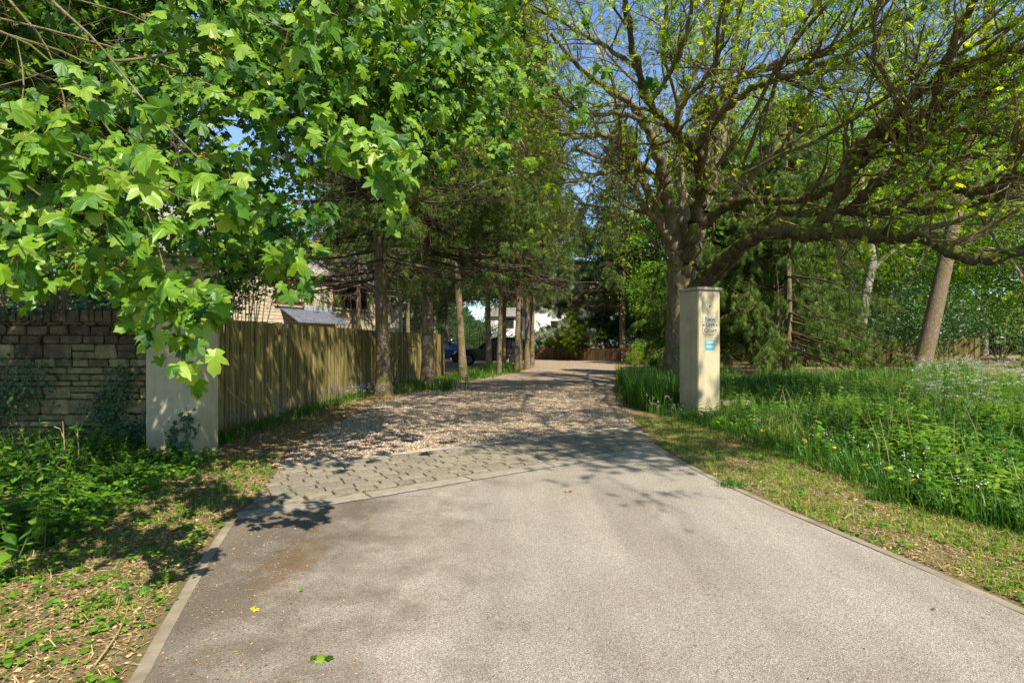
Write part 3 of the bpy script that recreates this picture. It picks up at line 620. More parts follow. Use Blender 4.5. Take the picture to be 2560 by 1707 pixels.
# porch lean-to roof on the wall
pa, pb_ = hs(700), hs(830); zt = hz(830, 781)
g = Geo(); up2 = A(hn[0] * 0.9, hn[1] * 0.9, -0.55); q0, q1 = hp(pa, zt, 0.02), hp(pb_, zt, 0.02)
g.add([q0, q1, q1 + up2 * 1.3 + A(hd[0], hd[1], 0) * 0.1, q0 + up2 * 1.3], f4=[(0, 3, 2, 1)])
for k in range(7):
    for sgm in range(12):
        s0 = pa + (pb_ - pa) * (sgm + 0.5) / 12; q = hp(s0, zt, 0.02) + up2 * (0.1 + 0.18 * k) + A(0, 0, 0.022); axx = np.array([[hd[0], hd[1], 0], nrm(up2), np.cross(A(hd[0], hd[1], 0), nrm(up2))])
        g.box(q, ((pb_ - pa) / 24 * 0.95, 0.11, 0.008), axx)
g.build('porch_roof', M['bluetile'], house)
hbox('porch_flashing', pa, pb_, zt - 0.02, zt + 0.2, 0.005, 0.03, mat_plain('lead_flashing', (0.28, 0.32, 0.40), 0.5), house)

# ------------------------------------------------------------------ white building far behind
wb = empty('white_building', (5, 62, 0), 'white rendered building with clay roof glimpsed far behind the black car', 'building')
def wbox(name, x0, x1, y0, y1, z0, z1, mat, par=wb):
    g = Geo(); g.box(((x0 + x1) / 2 - 5, (y0 + y1) / 2 - 62, (z0 + z1) / 2), ((x1 - x0) / 2, (y1 - y0) / 2, (z1 - z0) / 2)); return g.build(name, mat, par)
wbox('wall', -2.6, 2.0, 60, 68, 0, 4.1, M['whitewall']); wbox('wall', 2.0, 15, 58.5, 68, 0, 5.3, M['whitewall'])
for (a_, b_, z0, z1, yf) in ((-0.9, 0.2, 2.9, 3.9, 60), (4.0, 5.0, 2.55, 3.55, 58.5), (8, 9.1, 2.5, 3.6, 58.5), (-2.2, -0.8, 0.5, 1.75, 60), (-0.2, 1.2, 0.5, 1.75, 60)):
    wn = wbox('window', a_, b_, yf - 0.03, yf + 0.02, z0, z1, M['glass']); wbox('frame', a_ - 0.06, b_ + 0.06, yf - 0.05, yf - 0.032, z1, z1 + 0.07, M['ink'], wn)
g = Geo(); g.add([(-3.5, -4, 5.32), (10.5, -4, 5.32), (10.5, 1.2, 8), (-3.5, 1.2, 8), (10.5, 6.5, 5.32), (-3.5, 6.5, 5.32)], f4=[(0, 1, 2, 3), (3, 2, 4, 5)], f3=[(1, 4, 2), (0, 3, 5)]); g.build('roof', M['redroof'], wb)
g = Geo(); g.add([(-8.0, -2.3, 4.12), (-3.1, -2.3, 4.12), (-3.1, 2, 5.3), (-8.0, 2, 5.3), (-3.1, 6, 4.12), (-8.0, 6, 4.12)], f4=[(0, 1, 2, 3), (3, 2, 4, 5)], f3=[(0, 3, 5)]); g.build('roof', M['slate'], wb)

# ------------------------------------------------------------------ cars
def car(name, loc_, L, W, H, paint, label, suv=True):
    c = empty(name, loc_, label, 'car', 'cars parked beyond the conifers'); import bmesh
    wb0, wb1, wr = -L * 0.31, L * 0.29, (0.365 if suv else 0.32); belt = H * 0.56
    def extr(name, prof, hw0, hw1, zb, mat, par, bev=0.03):
        bm = bmesh.new(); F_ = [bm.verts.new((x, -(hw0 - (hw0 - hw1) * max(0, z - zb) / (H - zb)), z)) for x, z in prof]
        B_ = [bm.verts.new((x, (hw0 - (hw0 - hw1) * max(0, z - zb) / (H - zb)), z)) for x, z in prof]; n = len(prof)
        bm.faces.new(F_); bm.faces.new(B_[::-1])
        for i in range(n): bm.faces.new((F_[i], B_[i], B_[(i + 1) % n], F_[(i + 1) % n]))
        bmesh.ops.recalc_face_normals(bm, faces=bm.faces[:]); 
        eds = [e for e in bm.edges if abs(e.verts[0].co.y - e.verts[1].co.y) < 0.2 and min(e.verts[0].co.z, e.verts[1].co.z) > wr * 1.4]
        if bev: bmesh.ops.bevel(bm, geom=eds, offset=bev, segments=3, affect='EDGES')
        bmesh.ops.triangulate(bm, faces=[f for f in bm.faces if len(f.verts) > 4])
        me = bpy.data.meshes.new(name); bm.to_mesh(me); bm.free(); me.materials.append(mat); return link(name, me, par)
    arch = lambda cx: [(cx - (wr + .06) * math.cos(a), 0.30 + (wr + .10) * math.sin(a)) for a in np.linspace(math.pi, 0, 9)][::1]
    hl = L / 2
    lower = [(-hl, 0.42), (-hl + 0.06, 0.72), (-hl + 0.25, belt * 0.96), (wb0 + 0.55, belt + 0.06), (wb0 + 0.75, belt + 0.04), (hl - 0.12, belt + 0.07), (hl - 0.02, belt - 0.1), (hl, 0.45), (hl - 0.1, 0.28)]
    lower += arch(wb1) + [((wb0 + wb1) / 2, 0.26)] + arch(wb0) + [(-hl + 0.08, 0.26)]
    body = extr('body', lower, W / 2, W / 2, H + 1, paint, c)
    cab = [(wb0 + 0.55, belt + 0.03), (wb0 + 1.35, H - 0.09), (wb0 + 1.7, H - 0.02), (hl - 1.1, H), (hl - 0.5, H - 0.06), (hl - 0.15, belt + 0.05)] if suv else [(wb0 + 0.45, belt + 0.03), (wb0 + 1.35, H - 0.05), (wb0 + 1.8, H), (hl - 1.3, H - 0.03), (hl - 0.3, belt + 0.05)]
    extr('cabin', cab, W / 2 - 0.03, W / 2 - 0.20, belt, paint, c, 0.02)
    def yside(z): return (W / 2 - 0.03) - 0.17 * max(0, z - belt) / (H - belt) + 0.006
    zt_, zb_ = H - 0.14, belt + 0.10
    def pane(x0b, x1b, x0t, x1t, nm='window'):
        for sg in (-1, 1):
            g = Geo(); v = [(x0b, sg * yside(zb_), zb_), (x1b, sg * yside(zb_), zb_), (x1t, sg * yside(zt_), zt_), (x0t, sg * yside(zt_), zt_)]
            v += [(a_, b_ - sg * 0.02, cc) for a_, b_, cc in v]; g.add(v, f4=[(0, 1, 2, 3), (0, 4, 5, 1), (2, 6, 7, 3)]); g.build(nm, M['cglass'], c)
    x0 = wb0 + 0.95; m1 = x0 + (hl - 0.6 - x0) * 0.40; m2 = x0 + (hl - 0.6 - x0) * 0.74
    pane(x0 - 0.05, m1 - 0.05, x0 + 0.38, m1 - 0.05); pane(m1 + 0.05, m2 - 0.04, m1 + 0.05, m2 - 0.04); pane(m2 + 0.05, hl - 0.45, m2 + 0.05, hl - 0.68)
    g = Geo(); xa, xb_ = wb0 + 0.63, wb0 + 1.28; g.add([(xa - .01, -W / 2 + .16, belt + .1), (xa - .01, W / 2 - .16, belt + .1), (xb_ - .01, W / 2 - .26, H - .14), (xb_ - .01, -W / 2 + .26, H - .14)], f4=[(0, 1, 2, 3)]); g.build('windscreen', M['cglass'], c)
    for cx in (wb0, wb1):
        for sg in (-1, 1):
            wh = Geo(); a = np.linspace(0, 2 * np.pi, 25)[:-1]; prof = [(wr * .68, 0.0), (wr * .94, 0.0), (wr, 0.04), (wr, 0.18), (wr * .9, 0.22), (wr * .68, 0.22)]
            v = np.array([[(cx + r_ * math.cos(k), sg * (W / 2 + 0.0 - dy), wr + r_ * math.sin(k)) for k in a] for r_, dy in prof]); n = 24; I_ = np.arange(len(prof) * n).reshape(len(prof), n)
            wh.add(v, f4=np.stack([I_[:-1], np.roll(I_, -1, 1)[:-1], np.roll(I_, -1, 1)[1:], I_[1:]], -1).reshape(-1, 4)); we = wh.build('wheel', M['tyre'], c, smooth=True)
            rg = Geo()
            for k in range(5):
                for dk in (-0.09, 0.09):
                    an = k * 2 * math.pi / 5 + dk; u_ = A(math.cos(an), 0, math.sin(an)); v_ = A(-math.sin(an), 0, math.cos(an)); cc = A(cx, sg * (W / 2 - 0.02), wr) + u_ * wr * 0.38
                    rg.box(cc, (wr * 0.32, 0.012, 0.016), np.array([u_, A(0, 1, 0), v_]))
            rv = np.array([[(cx + r_ * math.cos(k), sg * (W / 2 - dy), wr + r_ * math.sin(k)) for k in a] for r_, dy in ((wr * .69, 0.005), (wr * .63, 0.02), (wr * .60, 0.10), (0.001, 0.11))]); I2 = np.arange(4 * n).reshape(4, n)
            rg.add(rv, f4=np.stack([I2[:-1], np.roll(I2, -1, 1)[:-1], np.roll(I2, -1, 1)[1:], I2[1:]], -1).reshape(-1, 4)); rg.build('rim', M['rim'], we)
    for sg in (-1, 1):
        g = Geo(); g.box((-hl + 0.19, sg * (W / 2 - 0.22), belt * 0.83), (0.13, 0.21, 0.07)); g.build('headlight', M['lamp'], c)
        g = Geo(); g.box((hl - 0.06, sg * (W / 2 - 0.12), belt * 0.95), (0.07, 0.125, 0.12)); g.build('tail_light', M['maroon'], c)
        g = Geo(); g.box((x0 + 0.08, sg * (W / 2 + 0.08), belt + 0.16), (0.07, 0.11, 0.07)); g.build('mirror', paint, c)
        for hx in (m1 - 0.18, m2 - 0.16): g = Geo(); g.box((hx, sg * (W / 2 + 0.012), belt - 0.10), (0.10, 0.02, 0.015)); g.build('door_handle', paint, c)
        for hx in (m1, m2, x0 - 0.12): g = Geo(); g.box((hx, sg * (W / 2 + 0.0005), belt * 0.62), (0.006, 0.003, belt * 0.36)); g.build('door_seam', M['tyre'], c)
    return c
car('parked_car', (-1.25, 36.6, 0.01), 4.85, 1.95, 1.76, M['black'], 'black sport utility car parked side on behind the thin conifer trunks')
car('parked_car', (-5.2, 41.0, 0.01), 4.3, 1.8, 1.5, M['blue'], 'dark blue car half hidden behind the end of the tall fence', suv=False)

# ================================================================== vegetation
# ---- leaf templates
def fan(outline, c, zf):
    o = np.array(outline, float); m_ = len(o); v = np.zeros((m_ + 1, 3)); v[:m_, :2] = o; v[m_, :2] = c
    v[:, 2] = zf(v[:, 0], v[:, 1]); i = np.arange(m_); return v, np.stack([i, (i + 1) % m_, np.full(m_, m_)], 1)
hl_ = [(0.0, 0.0), (0.12, -0.07), (0.30, -0.03), (0.42, 0.04), (0.36, 0.13), (0.31, 0.22), (0.46, 0.30), (0.58, 0.46), (0.47, 0.50), (0.36, 0.50), (0.21, 0.50), (0.24, 0.66), (0.21, 0.80), (0.10, 0.86), (0.0, 1.0)]
mo = hl_ + [(-x, y) for x, y in hl_[-2:0:-1]]
def maple_t(bend, cup, asym):
    o = [(x * (1 + asym * np.sign(x)), y) for x, y in mo]
    return fan(o, (0, 0.28), lambda x, y: 0.05 - cup * np.abs(x) ** 1.3 - bend * np.maximum(y, 0) ** 2 + 0.02 * np.sin(9 * y + 7 * x))
def maple_v(seed):
    r_ = np.random.default_rng(seed); o = np.array(mo) * np.array([r_.uniform(.82, 1.12), 1.0]) + r_.normal(size=(len(mo), 2)) * .018; o[0] = (0, 0); k1, k2, k3, k4 = r_.uniform(.05, .55), r_.uniform(.1, .6), r_.uniform(-.25, .25), r_.uniform(0, 6)
    return fan(o, (0, 0.30), lambda x, y: 0.05 - k2 * np.abs(x) ** 1.3 - k1 * np.maximum(y, 0) ** 2 + k3 * x * y + 0.035 * np.sin(9 * y + 7 * x + k4))
MT = [maple_v(s_) for s_ in range(8)]
diam = (np.array([(0, 0, 0), (0.28, 0.42, -0.06), (0, 1, -0.12), (-0.28, 0.42, -0.06)], float), np.array([(0, 1, 2), (0, 2, 3)]))
ovate = (np.array([(0, 0, 0), (0.27, 0.22, -0.05), (0.24, 0.55, -0.07), (0, 1, -0.14), (-0.24, 0.55, -0.07), (-0.27, 0.22, -0.05), (0, .5, 0.02)], float), np.array([(0, 1, 6), (1, 2, 6), (2, 3, 6), (3, 4, 6), (4, 5, 6), (5, 0, 6)]))
def smallmaple():
    o = [(0, 0), (.3, .02), (.42, .18), (.28, .3), (.5, .55), (.2, .6), (0, 1), (-.2, .6), (-.5, .55), (-.28, .3), (-.42, .18), (-.3, .02)]
    return fan(o, (0, .35), lambda x, y: 0.04 - .25 * np.abs(x) - .15 * y * y)
SM = smallmaple()
def sprig(nn, L, wd, fanang, droop):
    v = []; f = []
    for k in range(nn):
        a = (k - (nn - 1) / 2) / max(1, nn - 1) * fanang; y0 = 0.10 * k / nn; d_ = A(math.sin(a), math.cos(a), -droop); s_ = A(math.cos(a), -math.sin(a), 0) * wd; b = len(v)
        v += [A(0, y0, 0) - s_, A(0, y0, 0) + s_, A(0, y0, 0) + d_ * L * (0.75 + 0.25 * math.cos(a))]; f.append((b, b + 1, b + 2))
    return np.array(v), np.array(f)
SPR = sprig(5, 1.0, 0.045, 2.0, 0.25)
FRD = sprig(8, 1.0, 0.022, 1.5, 0.2)
def pinnate(n=5):
    v = []; f = []
    for k in range(n):
        y = 0.2 + 0.7 * k / n
        for sg in (-1, 1):
            d_ = A(sg * 0.85, 0.5, -0.12) * 0.34; p_ = A(-0.5 * sg, 0.85, 0) * 0.075; o = A(0, y, 0); b = len(v)
            v += [o, o + d_ * .5 + p_, o + d_, o + d_ * .5 - p_]; f += [(b, b + 1, b + 2), (b, b + 2, b + 3)]
    b = len(v); v += [A(0, .85, 0), A(.08, 1.02, 0), A(0, 1.2, -.05), A(-.08, 1.02, 0)]; f += [(b, b + 1, b + 2), (b, b + 2, b + 3)]
    return np.array(v), np.array(f)
PIN = pinnate()

def inframe(T, m=60):
    x = 1280 + F * T[:, 0] / np.maximum(T[:, 1], .05); y = 853.5 - F * (T[:, 2] - 1.5) / np.maximum(T[:, 1], .05); return x, y

# ---- 1. maple over the left side
SUNV = np.array(sdir)
maple = empty('maple_tree', (-7.2, 5.2, 0), 'big lobed leaved maple overhanging from the left, bright leaves in front of the left pier', 'tree')
mOff = A(-7.2, 5.2, 0)
tr = Geo()
tp = np.array([[(-7.2, 5.2, -0.1), (-7.15, 5.2, 1.2), (-7.2, 5.1, 2.8), (-7.0, 5.0, 4.8), (-6.9, 4.9, 7.5)]]) - mOff
tr.tubes(tp, np.array([[0.34, 0.27, 0.24, 0.18, 0.08]]), 12); tr.build('trunk', M['bark_mossy'], maple, smooth=True)
# sprays: path of photograph columns/rows with a distance for each point
def PP(*a): return np.array([P(*q) for q in a])
sprays = [  # (path, n leaves, spread, size)
    (PP((-260, 250, 2.9), (0, 315, 2.7), (180, 370, 2.6), (340, 430, 2.5), (480, 505, 2.45)), 150, 0.16, 0.125),
    (PP((-300, 330, 3.1), (-40, 360, 2.9), (150, 330, 2.8), (280, 370, 2.75), (400, 400, 2.7)), 90, 0.14, 0.12),
    (PP((-300, 480, 2.9), (-100, 500, 2.6), (30, 560, 2.5), (110, 650, 2.4)), 90, 0.16, 0.12),
    (PP((-200, 560, 3.2), (0, 600, 3.1), (200, 640, 3.0), (330, 700, 3.0)), 46, 0.18, 0.12),
    (PP((140, 100, 3.3), (300, 300, 3.2), (380, 480, 3.1), (420, 640, 3.0), (440, 780, 2.9)), 84, 0.20, 0.12),
    (PP((250, 500, 3.1), (340, 640, 3.0), (360, 740, 2.95), (440, 840, 2.9), (520, 860, 2.9)), 70, 0.13, 0.12),
    (PP((380, 700, 3.0), (450, 770, 2.95), (510, 800, 2.9)), 24, 0.10, 0.12),
    (PP((360, 180, 3.7), (500, 380, 3.6), (600, 560, 3.5), (690, 660, 3.45), (760, 770, 3.4)), 120, 0.16, 0.12),
    (PP((480, 330, 3.6), (620, 480, 3.5), (740, 600, 3.5), (790, 640, 3.5)), 60, 0.16, 0.12),
    (PP((330, 120, 3.5), (520, 200, 3.4), (700, 290, 3.3), (850, 370, 3.2), (1010, 430, 3.1)), 170, 0.15, 0.12),
    (PP((520, -60, 3.4), (600, 40, 3.2), (680, 90, 3.1), (760, 100, 3.0)), 90, 0.17, 0.12),
    (PP((380, 20, 3.6), (480, 120, 3.5), (560, 180, 3.4)), 70, 0.18, 0.12),
    (PP((700, -60, 4.8), (860, 60, 4.6), (1000, 120, 4.5), (1100, 190, 4.4)), 130, 0.30, 0.12),
    (PP((800, 60, 6.6), (1000, 150, 6.3), (1200, 180, 6.0), (1330, 190, 5.8), (1430, 220, 5.6)), 230, 0.26, 0.125),
    (PP((800, 120, 6.6), (1000, 220, 6.3), (1150, 260, 6.0), (1290, 290, 5.8)), 200, 0.28, 0.125),
    (PP((800, 230, 6.4), (950, 290, 6.1), (1100, 310, 6.0), (1240, 370, 5.8)), 180, 0.26, 0.125),
    (PP((780, 300, 6.4), (950, 340, 6.1), (1100, 390, 6.0)), 80, 0.22, 0.12),
    (PP((1250, -60, 4.6), (1360, -5, 4.4), (1480, 12, 4.3)), 40, 0.16, 0.12),
    (PP((-200, 700, 4.6), (0, 640, 4.5), (200, 600, 4.4), (330, 640, 4.3)), 110, 0.30, 0.12),
]
LT, LY, LN, LS = [], [], [], []
branches = []
for path, nl, sp, sz in sprays:
    L = resample(path, 10); branches.append(L)
    nl = int(nl * 1.45); sz = sz * 0.92
    # leaves sit in small tufts at twig tips
    ntw = max(3, nl // 7); tt = U(0.08, 1.0, ntw) * 8.99; i0 = tt.astype(int); fr = (tt - i0)[:, None]
    b = L[i0] * (1 - fr) + L[i0 + 1] * fr; o = rng.normal(size=(ntw, 3)) * A(sp, sp, sp * 0.62); c_ = b + o
    k = np.repeat(np.arange(ntw), 7)[:nl] if ntw * 7 >= nl else rng.integers(0, ntw, nl)
    T = c_[k] + rng.normal(size=(len(k), 3)) * 0.045
    Yd = nrm(rng.normal(size=(len(k), 3)) * A(0.8, 0.55, 0.25) + A(0.12, -0.30, -0.75))
    Nn = nrm(A(0.18, -0.75, 0.75) + rng.normal(size=(len(k), 3)) * 0.42)
    LT.append(T); LY.append(Yd); LN.append(Nn); LS.append(sz * U(0.55, 1.15, len(k)))
# deeper layers filling the crown: ellipses at a range of distances, some above the frame added for shade
fills = [(560, 60, 640, 230, 4.2, 7.5, 4300, .11), (600, -330, 700, 300, 6.5, 10.5, 2200, .14), (1000, -260, 420, 240, 7, 11, 700, .14), *[(cx_, cy_, 75, 60, d_, d_ + .8, 46, .14) for cx_, cy_, d_ in zip(U(560, 1150, 42), U(-700, -60, 42), U(6.5, 11, 42))], (90, 160, 190, 170, 4.6, 7, 900, .11), (180, 170, 330, 200, 4.2, 7.0, 1300, .11), (300, 430, 330, 200, 4.4, 7.0, 900, .11), (560, 480, 230, 190, 5.0, 7.5, 800, .11),  # small clumps above the frame are added to dapple the fence with shade
         (900, 200, 330, 190, 6.0, 8.5, 2600, .12), (1050, 70, 240, 130, 6.0, 8.5, 1500, .12), (120, 560, 260, 150, 4.2, 7.0, 420, .12), (640, 620, 140, 110, 6.5, 8.0, 140, .11), (1190, 230, 170, 120, 6.2, 7.5, 240, .12), (480, -600, 560, 250, 4.0, 6, 2600, .12)]  # last ellipse is an unseen upper canopy, added to darken the leaves below
wc = [(x_, y_, z_) for x_, y_, z_ in zip(U(-6.6, -2.9, 60), U(3.7, 5.7, 60), U(4.1, 5.6, 60))]  # leaf clumps added overhead to block the sun from the garden wall
fills += [((x_ / y_) * F + 1280, 853.5 - F * (z_ - 1.5) / y_, .26 / y_ * F, .2 / y_ * F, y_ - .3, y_ + .3, 54, .13) for x_, y_, z_ in wc]
twg = []
for (cx, cy, rx, ry, d0, d1, nl, sz) in fills:
    nt_ = nl // 6; a = U(0, 2 * np.pi, nt_); r = np.sqrt(rng.random(nt_)); px = cx + rx * r * np.cos(a); py = cy + ry * r * np.sin(a); d_ = U(d0, d1, nt_)
    c_ = np.stack([(px - 1280) / F * d_, d_, 1.5 + (853.5 - py) / F * d_], 1)
    twg.append(c_)
    T = np.repeat(c_, 6, 0) + rng.normal(size=(nt_ * 6, 3)) * 0.10
    Yd = nrm(rng.normal(size=T.shape) * A(0.9, 0.6, 0.3) + A(0.05, -0.15, -0.6)); Nn = nrm(A(0.15, -0.5, 0.8) + rng.normal(size=T.shape) * 0.5)
    LT.append(T); LY.append(Yd); LN.append(Nn); LS.append(sz * U(0.6, 1.15, len(T)))
T = np.concatenate(LT); Yd = np.concatenate(LY); Nn = np.concatenate(LN); S = np.concatenate(LS)
Xl, Yl, Zl = frames(Yd, Nn)
px, py = inframe(T); psz = S / T[:, 1] * F; vis = (px > 5) & (px < 2550) & (py > 5) & (py < 1700)
big_ = np.argsort(-(psz * vis))[:300]; mask = np.zeros(len(T), bool); mask[big_] = True
mmesh = []
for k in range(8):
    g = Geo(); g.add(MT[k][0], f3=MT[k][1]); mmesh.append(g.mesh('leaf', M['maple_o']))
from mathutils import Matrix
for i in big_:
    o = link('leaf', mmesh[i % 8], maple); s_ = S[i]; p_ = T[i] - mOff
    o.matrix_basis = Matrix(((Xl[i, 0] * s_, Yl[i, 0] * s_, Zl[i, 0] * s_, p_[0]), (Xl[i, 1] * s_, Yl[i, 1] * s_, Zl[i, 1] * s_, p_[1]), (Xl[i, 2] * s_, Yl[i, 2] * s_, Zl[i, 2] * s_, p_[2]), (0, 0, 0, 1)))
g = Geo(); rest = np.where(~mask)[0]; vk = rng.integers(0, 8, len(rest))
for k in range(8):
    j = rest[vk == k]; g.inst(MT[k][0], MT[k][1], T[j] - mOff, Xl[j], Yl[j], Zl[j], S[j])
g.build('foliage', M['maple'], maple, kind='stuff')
# branches and petioles
br = Geo(); tw = Geo()
limbs = [resample(np.r_[[(-7.1, 5.1, 3.6)], L[:1] * 0.4 + A(-6.9, 5.0, 4.2) * 0.6 + A(0, 0, .4), L], 14) for L in branches]
BP = np.array(limbs) - mOff; br.tubes(BP, np.linspace(0.015, 0.003, 14)[None] * np.ones((len(BP), 1)), 6)
vis_br = [(PP((60, -80, 3.5), (145, 23, 3.3), (230, 84, 3.2), (283, 153, 3.15), (333, 222, 3.1), (383, 279, 3.05)), .011, .004), (PP((287, 153, 3.15), (333, 153, 3.2), (379, 142, 3.25), (444, 130, 3.3), (551, 92, 3.4)), .009, .004),
          (PP((-40, -90, 3.9), (23, 8, 3.8), (77, 57, 3.7), (134, 134, 3.6), (161, 237, 3.6), (170, 300, 3.6)), .012, .004), (PP((-60, 235, 3.9), (0, 215, 3.8), (60, 200, 3.8), (130, 175, 3.8)), 0.008, .003), (PP((-80, 440, 3.6), (20, 370, 3.4), (70, 230, 3.6), (40, 90, 3.8)), .008, .003),
          (PP((383, 279, 3.05), (430, 330, 3.05), (500, 400, 3.1)), .007, .004), (PP((420, 200, 4.6), (500, 300, 4.6), (560, 420, 4.6)), .016, .006), (PP((730, -80, 6.6), (840, 60, 6.5), (960, 150, 6.4), (1080, 190, 6.3)), .03, .01)]
for p_, r0, r1 in vis_br:
    L = resample(p_, 10) - mOff; br.tubes(L[None], np.linspace(r0, r1, 10)[None], 6)
    C, RRr = children(L[None], np.linspace(r0, r1, 10)[None], 6, (0.25, 0.7), (0.4, 1.1), 6, lift=0.0, wob=0.25, droop=0.05); tw.tubes(C, np.maximum(RRr * .45, .0015), 4)
br.build('branch', M['bark_ash'], maple, smooth=True)
C, RRr = children(BP, np.linspace(0.02, 0.004, 14)[None] * np.ones((len(BP), 1)), 12, (0.2, 0.6), (0.4, 1.2), 6, t=(0.35, 1), wob=0.25, droop=0.08, rmax=.005); tw.tubes(C, np.maximum(RRr, .0014), 4)
c_ = np.concatenate(twg) - mOff; c_ = c_[rng.random(len(c_)) < 0.5]; d_ = nrm(rng.normal(size=c_.shape) * A(1, 1, .5) + A(.4, 0, -.3))
Pt = np.stack([c_ - d_ * 0.35, c_ - d_ * 0.15 + A(0, 0, .03), c_ + d_ * 0.12], 1); tw.tubes(Pt, np.ones((len(c_), 3)) * A(.006, .004, .002), 4)
tw.build('twigs', M['twig_dark'], maple, kind='stuff')
# seed keys in the near sprays
nT = T[:sum(len(q) for q in LT[:len(sprays)])]; kk = rng.integers(0, len(nT), 90); ctr = nT[kk] - mOff + A(0, -.03, .03)
kt = (np.array([(0, 0, 0), (.10, .5, .05), (.16, 1, 0), (-.02, .6, 0)], float), np.array([(0, 1, 3), (1, 2, 3)]))
Tk = np.repeat(ctr, 14, 0) + rng.normal(size=(len(ctr) * 14, 3)) * 0.016; Xk, Yk, Zk = frames(rng.normal(size=Tk.shape), rng.normal(size=Tk.shape))
g = Geo(); g.inst(kt[0], kt[1], Tk, Xk, Yk, Zk, U(0.02, 0.042, len(Tk))); g.build('seed_keys', M['keys'], maple, kind='stuff')

